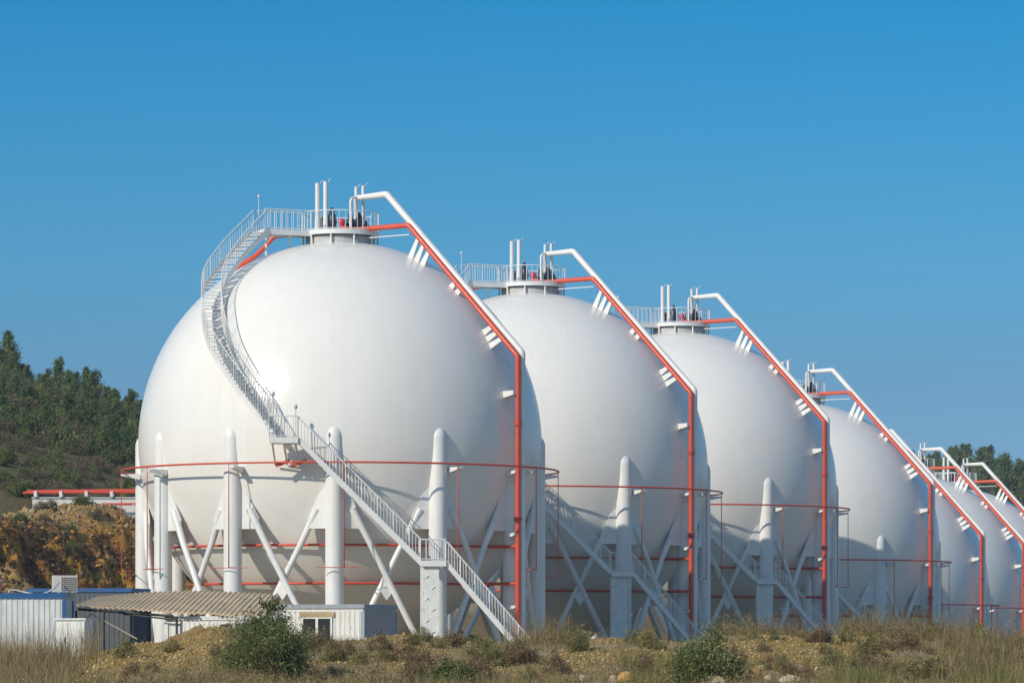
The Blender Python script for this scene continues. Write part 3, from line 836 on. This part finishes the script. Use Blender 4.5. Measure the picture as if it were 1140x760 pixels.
# ------------------------------------------------------------------ wall and pipes on the hill
def hill_wall():
    d = 214.0
    x0, x1 = at(36, d), at(215, d)
    z1 = zat(553, d)
    root = empty('retaining_wall', (x0, d, z1 - 2.6), R(0))
    tag(root, 'low white concrete wall on the hill behind the excavated bank', 'wall', kind='thing')
    m = MB(); m.bbox((0, 0, 0), (x1 - x0, 0.4, 2.5)); m.build('wall_face', CONC, root)
    m = MB(); m.bbox((-0.05, -0.06, 2.502), (x1 - x0 + 0.05, 0.46, 2.6)); m.build('coping', GREYST, root)
    r2 = empty('pipeline', (x0 - 0.6, d, z1), 0)
    tag(r2, 'thick red pipeline on white saddles along the top of the hill wall', 'pipeline')
    m = MB(); m.tube([(0, 0.2, 0.26), (x1 - x0, 0.2, 0.34)], 0.09, 10); m.tube([(0.2, 0.55, 0.36), (x1 - x0, 0.6, 0.48)], 0.09, 10); m.build('pipe', RED, r2)
    for k in range(7):
        m = MB(); x = 0.8 + k * 1.55; m.box((x, 0.25, 0.18), (0.18, 0.9, 0.36)); m.build('pipe_saddle', WHITE, r2)
    r3 = empty('pipeline', (at(112, d - 0.6), d - 0.6, zat(561.5, d)), 0)
    tag(r3, 'thin red pipeline fixed low on the face of the white hill wall', 'pipeline')
    m = MB(); m.tube([(0, 0, 0), (5.6, 0, 0.05)], 0.075, 8); m.build('pipe', RED, r3)
    for k in range(4):
        m = MB(); m.box((0.5 + 1.5 * k, 0.25, -0.05), (0.1, 0.65, 0.1)); m.build('pipe_bracket', WHITE, r3)
hill_wall()

# ------------------------------------------------------------------ foliage
def leaf_cloud(centers, sizes, tones, rng, aspect=1.6, droop=0.0):
    n = len(centers)
    u = rng.normal(size=(n, 3)); u /= np.linalg.norm(u, axis=1)[:, None]
    w = rng.normal(size=(n, 3)); w -= u * (u * w).sum(1)[:, None]; w /= np.linalg.norm(w, axis=1)[:, None]
    a = u * sizes[:, None] * aspect / 2; b = w * sizes[:, None] / 2
    v = np.stack([centers - a, centers - b * 0.9, centers + a, centers + b * 0.9], 1).reshape(-1, 3)
    q = np.arange(4 * n).reshape(-1, 4)
    return v, q, np.repeat(tones, 4, 0)
def tone_mix(rng, n, cols, jit=0.25):
    cols = np.array(cols); i = rng.integers(0, len(cols), n)
    return cols[i] * (1 + rng.uniform(-jit, jit, (n, 1)))

def pine(name, h, rng, cols, spread=0.28, leaf=0.16, nl=2600, lean=0.0):
    root = empty(name, (0, 0, 0))
    m = MB()
    top_ = Vector((lean, 0, h * 0.93))
    pts = [Vector((0, 0, -0.6)), Vector((lean * 0.2, 0, h * 0.3)), Vector((lean * 0.6, 0, h * 0.65)), top_]
    m.tube(pts, [h * 0.028, h * 0.02, h * 0.012, h * 0.004], 6)
    cs = []; tn = []
    nb = 46
    base = np.array(cols)
    for k in range(nb):
        t = 0.14 + 0.84 * (k + rng.uniform(0, 1)) / nb
        L = h * spread * (1 - t) ** 0.75 * rng.uniform(0.55, 1.25) + h * 0.03
        a = rng.uniform(0, 2 * PI); z0 = h * t * 0.95
        p0 = Vector((lean * t, 0, z0)); p1 = p0 + Vector((math.cos(a) * L, math.sin(a) * L, L * rng.uniform(0.05, 0.55)))
        m.tube([p0, p1], [h * 0.006, h * 0.002], 4)
        c = int(nl / nb)
        s = np.clip(rng.beta(2.2, 1.2, c), 0, 1.0)
        P = np.array(p0)[None] * (1 - s[:, None]) + np.array(p1)[None] * s[:, None]
        P = P + rng.normal(size=(c, 3)) * (h * 0.022 + 0.10 * L)
        cs.append(P); tn.append(np.tile(base[rng.integers(0, len(base))] * rng.uniform(0.7, 1.3), (c, 1)) * rng.uniform(0.8, 1.2, (c, 1)))
    cs = np.concatenate(cs); tn = np.concatenate(tn)
    v, q, t4 = leaf_cloud(cs, rng.uniform(0.6, 1.3, len(cs)) * leaf, tn, rng, 2.2)
    m.build('trunk', BARK, root)
    np_mesh('crown', v, q, LEAF, t4, root)
    return root
def shrub(name, r, h, rng, cols, leaf=0.14, nl=2200, clumps=26, stems=7, aspect=1.6, wood=None, ragged=0.0):
    root = empty(name, (0, 0, 0))
    m = MB(); cs = []; tn = []; base = np.array(cols)
    for k in range(clumps):
        a = rng.uniform(0, 2 * PI); rr = r * math.sqrt(rng.uniform(0, 1)) * 0.85
        top_ = h * (1 - 0.55 * (rr / r) ** 2) * rng.uniform(0.55 - 0.25 * ragged, 1.05 + 0.35 * ragged)
        p = np.array([math.cos(a) * rr, math.sin(a) * rr, top_ * rng.uniform(0.35, 1.0)])
        if k < stems: m.tube([(p[0] * 0.12, p[1] * 0.12, -0.25), (p[0] * 0.6, p[1] * 0.6, p[2] * 0.55), tuple(p)], [0.02 * h, 0.014 * h, 0.005 * h], 5)
        c = nl // clumps
        cs.append(p + rng.normal(size=(c, 3)) * np.array([r * 0.17, r * 0.17, h * 0.13]))
        tn.append(np.tile(base[rng.integers(0, len(base))] * rng.uniform(0.75, 1.25), (c, 1)) * rng.uniform(0.75, 1.25, (c, 1)))
    cs = np.concatenate(cs); tn = np.concatenate(tn); cs[:, 2] = np.abs(cs[:, 2])
    v, q, t4 = leaf_cloud(cs, rng.uniform(0.6, 1.3, len(cs)) * leaf, tn, rng, aspect)
    m.build('stem', wood or BARK, root)
    np_mesh('crown', v, q, LEAF, t4, root)
    return root

PG = [(0.125, 0.180, 0.055), (0.165, 0.21, 0.065), (0.125, 0.18, 0.07), (0.22, 0.24, 0.08)]
SG = [(0.13, 0.165, 0.048), (0.175, 0.195, 0.06), (0.10, 0.135, 0.042)]
SB = [(0.20, 0.145, 0.085), (0.16, 0.125, 0.07), (0.22, 0.16, 0.095), (0.13, 0.13, 0.055)]
frng = np.random.default_rng(21)
pines = [pine('pine_tree', 7.0, np.random.default_rng(31 + i), PG, [0.26, 0.32, 0.24, 0.36][i], 0.17, 3000, [0.0, 0.3, -0.2, 0.1][i]) for i in range(4)]
shr = [shrub('shrub', 2.0, 2.6, np.random.default_rng(51 + i), SG, 0.17, 2200) for i in range(3)]
brw = [shrub('dry_shrub', 1.9, 2.3, np.random.default_rng(71 + i), SB, 0.13, 1700) for i in range(2)]
used = set()
def place(proto, x, y, s, label, cat, group=None, rz=None, sink=0.1):
    if proto.name in used: o = copy_tree(proto)
    else: o = proto; used.add(proto.name)
    o.location = (x, y, ground_z(x, y) - sink)
    o.rotation_euler = (0, 0, frng.uniform(0, 6.28) if rz is None else rz)
    o.scale = (s * frng.uniform(0.9, 1.1),) * 2 + (s * frng.uniform(0.92, 1.1),)
    tag(o, label, cat, group)
    return o
# skyline pines on the left hill
SKP = [(9, 338, 1.15, 0), (-4, 338, 0.8, 3), (55, 336, 0.6, 1), (128, 338, 0.75, 2), (138, 336, 0.6, 3), (16, 336, 0.82, 1), (30, 330, 0.62, 3), (44, 330, 0.55, 2), (66, 334, 0.92, 2), (80, 338, 0.62, 3), (96, 340, 0.90, 0), (108, 338, 0.98, 1), (118, 336, 0.7, 3), (147, 330, 1.0, 1), (160, 336, 0.9, 0)]
NAMES = ['tallest dark pine at the left edge of the hill skyline', None, None, None, None, 'pine just right of the tallest one on the hill skyline', None, None, 'lone pointed pine in the middle of the left hill skyline', None, 'left one of two close pointed pines on the left hill', 'right one of two close pointed pines on the left hill', None, 'dark pine on the hill touching the outline of the nearest tank', None]
for (px, d, s, k), nm in zip(SKP, NAMES):
    place(pines[k], at(px, d), d, s * 0.68, nm or 'low dark pine between the taller pines on the left hill', 'pine tree', 'pines along the left hill skyline')
cnt = 0
rr = np.random.default_rng(5)
for i in range(2400):
    if cnt >= 290: break
    px = rr.uniform(-25, 185); t = rr.uniform(0, 1); d = 268 + 75 * t
    x = at(px, d); z = ground_z(x, d); py = HOR - (z - EYE) * F / d
    lim = np.interp(px, [-25, 0, 40, 70, 110, 160], [516, 518, 530, 546, 556, 562])
    if py > lim: continue
    cnt += 1
    k = rr.uniform()
    if k < 0.5: place(shr[i % 3], x, d, rr.uniform(0.40, 0.85), 'rounded green shrub in the thicket on the left hillside', 'shrub', 'green shrubs on the left hillside')
    elif k < 0.84: place(brw[i % 2], x, d, rr.uniform(0.40, 0.80), 'brownish half bare shrub in the thicket on the left hillside', 'shrub', 'brown shrubs on the left hillside')
    else: place(pines[i % 4], x, d, rr.uniform(0.34, 0.56), 'small young pine growing among the shrubs on the left hillside', 'pine tree', 'young pines on the left hillside')
# low brown scrub on the open slope above the cut
for i in range(110):
    px = rr.uniform(-10, 160); d = rr.uniform(219, 272); x = at(px, d)
    place([brw[0], shr[1], brw[1]][i % 3], x, d, rr.uniform(0.2, 0.5), 'low scrub on the open slope above the excavated bank', 'shrub', 'low scrub above the excavated bank')
# wood at the far right
cnt = 0
for i in range(120):
    px = rr.uniform(980, 1240); d = rr.uniform(560, 655); x = at(px, d)
    place(pines[i % 4], x, d, rr.uniform(0.62, 1.05), 'dark conifer in the far wood behind the end of the tank row', 'pine tree', 'conifers of the far wood behind the tanks')

# ------------------------------------------------------------------ foreground plants
FG = [(0.14, 0.165, 0.05), (0.16, 0.185, 0.058), (0.085, 0.115, 0.036), (0.25, 0.25, 0.10), (0.20, 0.195, 0.075)]
b1 = shrub('bush', 1.08, 1.22, np.random.default_rng(91), FG, 0.026, 24000, 110, 26, 3.2, None, 1.0)
d = 74.0; place(b1, at(297, d), d, 1.0, 'big dark green bush below the dirty white cabin windows', 'bush', rz=0.4)
b2 = shrub('bush', 0.74, 1.0, np.random.default_rng(92), FG, 0.024, 16000, 70, 18, 3.2, None, 0.25)
d = 70.0; place(b2, at(785, d), d, 1.05, 'round grey green bush in front of the second tank base', 'bush', rz=1.0)
b3 = shrub('bush', 0.5, 0.55, np.random.default_rng(93), FG, 0.024, 7000, 36, 10, 3.2)
d = 71.0; place(b3, at(502, d), d, 1.0, 'small low green bush below the end of the stairs', 'bush', rz=2.0)
# small ragged weeds standing on the bank
WG = [(0.20, 0.19, 0.065), (0.27, 0.235, 0.09), (0.15, 0.15, 0.05), (0.33, 0.27, 0.12)]
WB = [(0.27, 0.185, 0.09), (0.20, 0.135, 0.075), (0.35, 0.26, 0.13), (0.16, 0.11, 0.065)]
weeds = [shrub('weed_bush', 0.34, 0.46, np.random.default_rng(111 + i), [WG, WB, WG, WB][i], 0.016, 2600, 30, 12, 4.5, None, 1.0) for i in range(4)]
wr = np.random.default_rng(123)
for i in range(150):
    px = wr.uniform(-15, 1155); d = wr.uniform(72, 90.5)
    if 60 < px < 235 and wr.uniform() < 0.75: continue
    k = wr.integers(0, 4)
    place(weeds[k], at(px, d), d, wr.uniform(0.45, 1.2), ['low yellow green weed bush', 'low brown dried weed bush'][k % 2] + ' among the dry grass of the near bank', 'weed', ['yellow green', 'brown'][k % 2] + ' weed bushes on the near bank', sink=0.04)

# sapling
def sapling(x, y, h, rng, label):
    root = empty('sapling', (x, y, ground_z(x, y) - 0.1)); tag(root, label, 'sapling')
    m = MB(); m.tube([(0, 0, 0), (0.05, 0, h * 0.4), (-0.02, 0, h * 0.75), (0.03, 0, h)], [0.03, 0.022, 0.013, 0.005], 6)
    cs = []
    for k in range(22):
        t = rng.uniform(0.3, 0.97); a = rng.uniform(0, 6.28); L = (0.62 - 0.45 * t) * rng.uniform(0.6, 1.2)
        p0 = np.array([0.0, 0, h * t]); p1 = p0 + np.array([math.cos(a) * L, math.sin(a) * L, L * rng.uniform(0.2, 0.9)])
        m.tube([tuple(p0), tuple(p1)], [0.010, 0.004], 4)
        c = 50; s = rng.uniform(0.25, 1.05, c)[:, None]
        cs.append(p0 * (1 - s) + p1 * s + rng.normal(size=(c, 3)) * 0.055)
    cs = np.concatenate(cs); tn = tone_mix(rng, len(cs), [(0.06, 0.085, 0.025), (0.09, 0.11, 0.035), (0.15, 0.13, 0.05)])
    v, q, t4 = leaf_cloud(cs, rng.uniform(0.03, 0.06, len(cs)), tn, rng, 1.8)
    m.build('trunk', BARK, root); np_mesh('crown', v, q, LEAF, t4, root)
sapling(at(304, 77), 77, 1.75, np.random.default_rng(95), 'thin leafy sapling rising from the big bush in front of the cabin')
sapling(at(285, 79), 79, 1.15, np.random.default_rng(96), 'short leafy sapling just left of the taller one at the big bush')

# rocks
def rock(x, y, sx, sy, sz, rng, mat, label):
    import bmesh
    bm = bmesh.new(); bmesh.ops.create_icosphere(bm, subdivisions=3, radius=1.0)
    k = rng.normal(size=(7, 3)); k /= np.linalg.norm(k, axis=1)[:, None]
    for v in bm.verts:
        c = np.array(v.co); f = 1.0
        for q in k:
            dd = c @ q
            if dd > 0.55: f = min(f, 0.55 / dd)
        f *= 1 + 0.06 * rng.normal() * 0.5
        v.co = (c[0] * f * sx, c[1] * f * sy, c[2] * f * sz)
    me = bpy.data.meshes.new('rock'); bm.to_mesh(me); bm.free(); me.materials.append(mat)
    o = bpy.data.objects.new('rock', me); COL.objects.link(o)
    o.location = (x, y, ground_z(x, y) + sz * 0.45); o.rotation_euler = (0, 0, rng.uniform(0, 6))
    tag(o, label, 'rock')
rk = np.random.default_rng(4)
rd = 66.0
for px, py, w, hgt, mt, lb in [(650, 757, 13, 8, ROCK, 'pale rock alone at the bottom edge left of the orange stone pair'), (682, 760, 12, 6, ROCK, 'dull brown rock touching the orange stone at the bottom edge'),
      (697, 758, 13, 9, ROCKO, 'orange stone at the bottom edge below the second tank stairs'), (792, 761, 22, 6, ROCK, 'flat pale stone at the bottom edge right under the round bush'),
      (843, 755, 13, 13, ROCKO, 'upright pointed orange stone at the bottom edge'), (856, 760, 7, 7, ROCK, 'small pale stone wedged between the orange stone and the flat slab'), (875, 759, 24, 7, ROCK, 'long flat whitish slab at the bottom edge right of the pointed stone')]:
    d_ = rd
    # the spot where this line of sight meets the bank
    for dd in np.arange(58, 80, 0.2):
        if zat(py, dd) < ground_z(at(px, dd), dd) + 0.02: d_ = dd; break
    d_ -= 0.8; rock(at(px, d_), d_, w / F * d_ * 0.85, w / F * d_ * 0.6, max(0.17, hgt / F * d_ * 1.15), rk, mt, lb)
rock(at(661, 93), 93, 0.12, 0.12, 0.16, rk, paint('white_stone', (0.72, 0.70, 0.66), 0.8, 0.1), 'white stone on the bank top between the first two tanks')

# ------------------------------------------------------------------ grass (stuff)
def blades(n, xr, dr, hrange, cols, rng, wid=0.008, maskf=None, lean=0.35, seg=3, seedhead=0.0):
    px = rng.uniform(xr[0], xr[1], n); d = np.sqrt(rng.uniform(dr[0] ** 2, dr[1] ** 2, n))
    if maskf is not None:
        keep = maskf(px, d, rng); px = px[keep]; d = d[keep]; n = len(px)
    x = (px - 570) / F * d; y = d
    z = terrain(x, y) - 0.03
    h = rng.uniform(hrange[0], hrange[1], n) * rng.uniform(0.6, 1.15, n)
    a = rng.uniform(0, 2 * PI, n); ln = np.abs(rng.normal(0, lean, n)) * h
    dx = np.cos(a) * ln; dy = np.sin(a) * ln
    wa = rng.uniform(0, PI, n); wx = np.cos(wa) * wid * rng.uniform(0.7, 1.5, n); wy = np.sin(wa) * wid * rng.uniform(0.7, 1.5, n)
    ts = np.linspace(0, 1, seg + 1); V = []
    for t in ts:
        cx = x + dx * t ** 1.8; cy = y + dy * t ** 1.8; cz_ = z + h * t * (1 - 0.12 * t)
        ww = (1 - 0.85 * t)
        V.append(np.stack([cx - wx * ww, cy - wy * ww, cz_], -1)); V.append(np.stack([cx + wx * ww, cy + wy * ww, cz_], -1))
    V = np.stack(V, 1).reshape(-1, 3); k = 2 * (seg + 1)
    b = (np.arange(n) * k)[:, None]
    q = np.concatenate([b + np.array([2 * s, 2 * s + 1, 2 * s + 3, 2 * s + 2])[None] for s in range(seg)], 0)
    tn = np.repeat(tone_mix(rng, n, cols, 0.3), k, 0)
    return V, q, tn
def merge(parts):
    V, Q, T = [], [], []; o = 0
    for v, q, t in parts: V.append(v); Q.append(q + o); T.append(t); o += len(v)
    return np.concatenate(V), np.concatenate(Q), np.concatenate(T)
DRY = [(0.29, 0.20, 0.085), (0.37, 0.275, 0.13), (0.21, 0.14, 0.068), (0.43, 0.335, 0.16), (0.17, 0.11, 0.058), (0.30, 0.26, 0.11)]
GRN = [(0.16, 0.17, 0.045), (0.20, 0.205, 0.06), (0.115, 0.125, 0.035), (0.27, 0.245, 0.09), (0.28, 0.22, 0.10)]
g = np.random.default_rng(77)
def soilmask(px, d, rng):
    x = (px - 570) / F * d
    _, zn = terrain(x, d, True)
    return rng.uniform(0, 1, len(px)) > zn[:, 1] * 0.84
def patch(lo, hi): return lambda px, d, rng: rng.uniform(0, 1, len(px)) < np.exp(-((px - (lo + hi) / 2) / (hi - lo) * 2) ** 2)
def clumps(n, xr, dr, rr_, cols, rng, per=46, maskf=None):
    """tangled weed clumps: many fine twigs thrown round a centre"""
    px = rng.uniform(xr[0], xr[1], n); d = np.sqrt(rng.uniform(dr[0] ** 2, dr[1] ** 2, n))
    if maskf is not None:
        k = maskf(px, d, rng); px = px[k]; d = d[k]; n = len(px)
    x = (px - 570) / F * d; z = terrain(x, d); r = rng.uniform(rr_[0], rr_[1], n)
    tone = np.repeat(tone_mix(rng, n, cols, 0.25), per, 0)
    c = np.repeat(np.stack([x, d, z], -1), per, 0); rp = np.repeat(r, per)[:, None]
    off = rng.normal(size=(n * per, 3)) * np.array([0.55, 0.55, 0.38]); off[:, 2] = np.abs(off[:, 2])
    cs = c + off * rp
    v, q, t = leaf_cloud(cs, rng.uniform(0.008, 0.016, n * per) * 1.0, tone * rng.uniform(0.75, 1.25, (n * per, 1)), rng, 11)
    return v, q, t
def patchy(px, d, rng):
    x = (px - 570) / F * d
    return (fbm(x * 0.7, d * 0.7, 4) > rng.uniform(-0.25, 0.18, len(px))) & soilmask(px, d, rng)
parts = [blades(90000, (-40, 1180), (52, 92), (0.06, 0.22), DRY, g, 0.007, soilmask, 0.8),
         blades(30000, (-40, 1180), (52, 91), (0.18, 0.42), DRY, g, 0.006, patchy, 0.6),
         blades(7000, (-40, 78), (56, 92), (0.4, 0.9), DRY, g, 0.006, None, 0.45),
         blades(1300, (-10, 110), (84, 95), (0.7, 1.5), DRY, g, 0.005, None, 0.25),
         blades(1700, (560, 640), (91, 96), (0.4, 1.25), DRY, g, 0.005, patch(575, 640), 0.4),
         blades(2200, (790, 1000), (91.5, 95.5), (0.4, 1.0), DRY, g, 0.005, patch(800, 900), 0.4),
         blades(4200, (930, 1090), (91.5, 95.5), (0.4, 1.25), DRY, g, 0.005, None, 0.4),
         blades(4500, (1040, 1180), (70, 95), (0.3, 0.9), DRY, g, 0.006, None, 0.4),
         blades(1200, (250, 340), (76, 90), (0.5, 1.1), DRY, g, 0.005, None, 0.4),
         clumps(2600, (-40, 1180), (54, 91), (0.10, 0.34), DRY, g, 46, patchy),
         clumps(420, (-40, 85), (60, 92), (0.25, 0.55), DRY, g, 60),
         clumps(240, (940, 1100), (90, 95), (0.3, 0.7), DRY, g, 60),
         clumps(130, (590, 650), (91, 96), (0.3, 0.7), DRY, g, 60),
         clumps(180, (800, 910), (91.5, 96), (0.3, 0.7), DRY, g, 60)]
v, q, t = merge(parts)
tag(np_mesh('dry_grass', v, q, GRASSM, t), 'dry brown grass and weeds covering the near bank', 'grass', kind='stuff')
parts = [blades(2400, (915, 1010), (60, 80), (0.25, 0.6), GRN, g, 0.007, patch(930, 990), 0.5),
         blades(3000, (1060, 1160), (62, 86), (0.3, 0.8), GRN, g, 0.007, patch(1075, 1130), 0.45),
         blades(2200, (440, 560), (60, 78), (0.15, 0.45), GRN, g, 0.007, patch(460, 540), 0.35),
         blades(1100, (690, 740), (60, 84), (0.2, 0.55), GRN, g, 0.007, None, 0.35),
         blades(16000, (-40, 1180), (54, 90), (0.08, 0.30), GRN, g, 0.007, patchy, 0.6),
         clumps(700, (-40, 1180), (54, 90), (0.10, 0.3), GRN, g, 46, patchy)]
v, q, t = merge(parts)
tag(np_mesh('green_grass', v, q, GRASSM, t), 'green grass tufts scattered through the dry weeds on the bank', 'grass', kind='stuff')
# loose stones on the yellow soil
def stones(n, rng):
    px = rng.uniform(60, 1020, n); d = rng.uniform(70, 93, n); x = (px - 570) / F * d
    z, zn = terrain(x, d, True); k = rng.uniform(0, 1, n) < zn[:, 1]
    x = x[k]; d = d[k]; z = z[k]; n = len(x)
    oc = np.array([[1, 0, 0], [-1, 0, 0], [0, 1, 0], [0, -1, 0], [0, 0, 1], [0, 0, -1]], float)
    s = rng.gamma(1.3, 0.009, n) + 0.008
    V = (oc[None] * s[:, None, None] * rng.uniform(0.6, 1.3, (n, 6, 1)) + rng.normal(0, 0.25, (n, 6, 3)) * s[:, None, None]) + np.stack([x, d, z + s * 0.2], -1)[:, None]
    f = np.array([[0, 2, 4], [2, 1, 4], [1, 3, 4], [3, 0, 4], [2, 0, 5], [1, 2, 5], [3, 1, 5], [0, 3, 5]])
    Q = (np.arange(n) * 6)[:, None, None] + f[None]
    t = np.repeat(tone_mix(rng, n, [(0.36, 0.24, 0.08), (0.42, 0.295, 0.12), (0.27, 0.175, 0.06), (0.48, 0.38, 0.21)], 0.35), 6, 0)
    return V.reshape(-1, 3), Q.reshape(-1, 3), t
m_st = leaf_material('stone_chips', 0.9, 0.0)
v, q, t = stones(40000, np.random.default_rng(8))
tag(np_mesh('gravel', v, q, m_st, t, tris=True), 'yellow gravel and clods strewn over the bank soil', 'gravel', kind='stuff')

def rubble(n, rng):
    px = rng.uniform(-20, 175, n); d = rng.uniform(150, 222, n); x = (px - 570) / F * d
    z, zn = terrain(x, d, True); k = (zn[:, 0] > 0.15) | (rng.uniform(0, 1, n) < 0.12 * (d > 196))
    x = x[k]; d = d[k]; z = z[k]; n = len(x)
    oc = np.array([[1, 0, 0], [-1, 0, 0], [0, 1, 0], [0, -1, 0], [0, 0, 1], [0, 0, -1]], float)
    s = rng.gamma(1.3, 0.032, n) + 0.02
    V = (oc[None] * s[:, None, None] * rng.uniform(0.6, 1.3, (n, 6, 1)) + rng.normal(0, 0.28, (n, 6, 3)) * s[:, None, None]) + np.stack([x, d, z + s * 0.1], -1)[:, None]
    f = np.array([[0, 2, 4], [2, 1, 4], [1, 3, 4], [3, 0, 4], [2, 0, 5], [1, 2, 5], [3, 1, 5], [0, 3, 5]])
    Q = (np.arange(n) * 6)[:, None, None] + f[None]
    yel = sstep(195, 206, d)[:, None] * (rng.uniform(0, 1, (n, 1)) < 0.75)
    a = tone_mix(rng, n, [(0.09, 0.048, 0.022), (0.17, 0.085, 0.03), (0.06, 0.036, 0.02), (0.36, 0.17, 0.04), (0.16, 0.125, 0.085)], 0.3)
    b = tone_mix(rng, n, [(0.40, 0.29, 0.12), (0.34, 0.23, 0.08), (0.38, 0.31, 0.19)], 0.3)
    t = np.repeat(a * (1 - yel) + b * yel, 6, 0)
    return V.reshape(-1, 3), Q.reshape(-1, 3), t
v, q, t = rubble(22000, np.random.default_rng(18))
tag(np_mesh('rubble', v, q, m_st, t, tris=True), 'brown and yellow rubble lying over the excavated bank', 'rubble', kind='stuff')
for i in range(46):
    px = rr.uniform(-15, 150); d = rr.uniform(196, 222); x = at(px, d)
    place([shr[0], brw[0], brw[1]][i % 3], x, d, rr.uniform(0.14, 0.30), 'small scrub growing on the rim of the excavated bank', 'shrub', 'small scrub on the rim of the excavated bank')

# ------------------------------------------------------------------ light, sky, camera
w = bpy.data.worlds.new('World'); SC.world = w; w.use_nodes = True
nt = w.node_tree
bg = nt.nodes['Background']
sky = N(nt, 'ShaderNodeTexSky', sky_type='NISHITA'); sky.sun_disc = False
sky.sun_elevation = math.asin(SUN.z); sky.sun_rotation = math.atan2(SUN.x, SUN.y)
sky.altitude = 300; sky.air_density = 1.0; sky.dust_density = 0.4; sky.ozone_density = 2.5
tcw = N(nt, 'ShaderNodeTexCoord')
mpw = N(nt, 'ShaderNodeMapping'); mpw.inputs['Location'].default_value = (0, 0, 0.16); mpw.inputs['Scale'].default_value = (1, 1, 1.25)
nt.links.new(tcw.outputs['Generated'], mpw.inputs['Vector'])
nrm = N(nt, 'ShaderNodeVectorMath', operation='NORMALIZE'); nt.links.new(mpw.outputs['Vector'], nrm.inputs[0])
nt.links.new(nrm.outputs['Vector'], sky.inputs['Vector'])
# clear dry air: the blue deepens quickly away from the horizon; above the view, brightened as added fill light
sepw = N(nt, 'ShaderNodeSeparateXYZ'); nt.links.new(tcw.outputs['Generated'], sepw.inputs[0])
tint = ramp(nt, sepw.outputs['Z'], [(0.0, (0.55, 0.60, 0.57)), (0.0635, (0.41, 0.585, 0.59)), (0.094, (0.305, 0.69, 0.715)), (0.134, (0.16, 0.685, 0.795)), (0.18, (0.035, 0.62, 0.82)), (0.26, (0.20, 0.72, 0.86)), (0.5, (1.15, 1.2, 1.1)), (1.0, (1.35, 1.3, 1.15))])
mu = N(nt, 'ShaderNodeMix', data_type='RGBA', blend_type='MULTIPLY'); mu.inputs[0].default_value = 1.0
nt.links.new(sky.outputs['Color'], mu.inputs[6]); nt.links.new(tint.outputs['Color'], mu.inputs[7])
nt.links.new(mu.outputs[2], bg.inputs['Color'])
bg.inputs['Strength'].default_value = 0.15
sl = bpy.data.lights.new('sun', 'SUN'); sl.energy = 3.2; sl.angle = R(0.5); sl.color = (1.0, 0.905, 0.765)
so = bpy.data.objects.new('sun', sl); COL.objects.link(so)
so.rotation_euler = SUN.to_track_quat('Z', 'Y').to_euler(); so.location = (-60, 60, 80)

# true distances: everything stands K times as far along the valley as laid out above
for o in list(COL.objects):
    if o.parent is not None or o.type not in ('MESH', 'EMPTY'): continue
    if o.type == 'MESH' and o.location.length < 1e-6:
        n = len(o.data.vertices); a = np.zeros(n * 3, np.float32)
        o.data.vertices.foreach_get('co', a); a[1::3] *= K
        o.data.vertices.foreach_set('co', a); o.data.update()
    else:
        o.location.y *= K
# light haze over the valley
hz_ = MB(); hz_.bbox((-3000, -3000, -40), (3000, 3000, 47))
hm = bpy.data.materials.new('valley_haze'); hm.use_nodes = True
hn = hm.node_tree; hn.nodes.remove(hn.nodes['Principled BSDF'])
pv = N(hn, 'ShaderNodeVolumePrincipled'); pv.inputs['Density'].default_value = 0.0002
pv.inputs['Color'].default_value = (0.80, 0.88, 1.0, 1); pv.inputs['Anisotropy'].default_value = 0.2
hn.links.new(pv.outputs[0], hn.nodes['Material Output'].inputs['Volume'])
tag(hz_.build('haze', hm), kind='stuff')

cam = bpy.data.cameras.new('camera'); co = bpy.data.objects.new('camera', cam); COL.objects.link(co)
co.location = (0, 0, EYE); co.rotation_euler = (R(90), 0, 0)
cam.sensor_width = 36; cam.lens = F * K / 1140 * 36
cam.shift_y = (HOR - 380) / 1140
cam.clip_start = 0.5; cam.clip_end = 9000
SC.camera = co
vs_ = SC.view_settings
vs_.view_transform = 'Standard'; vs_.look = 'None'; vs_.exposure = 0.2; vs_.gamma = 1.0; vs_.use_curve_mapping = False
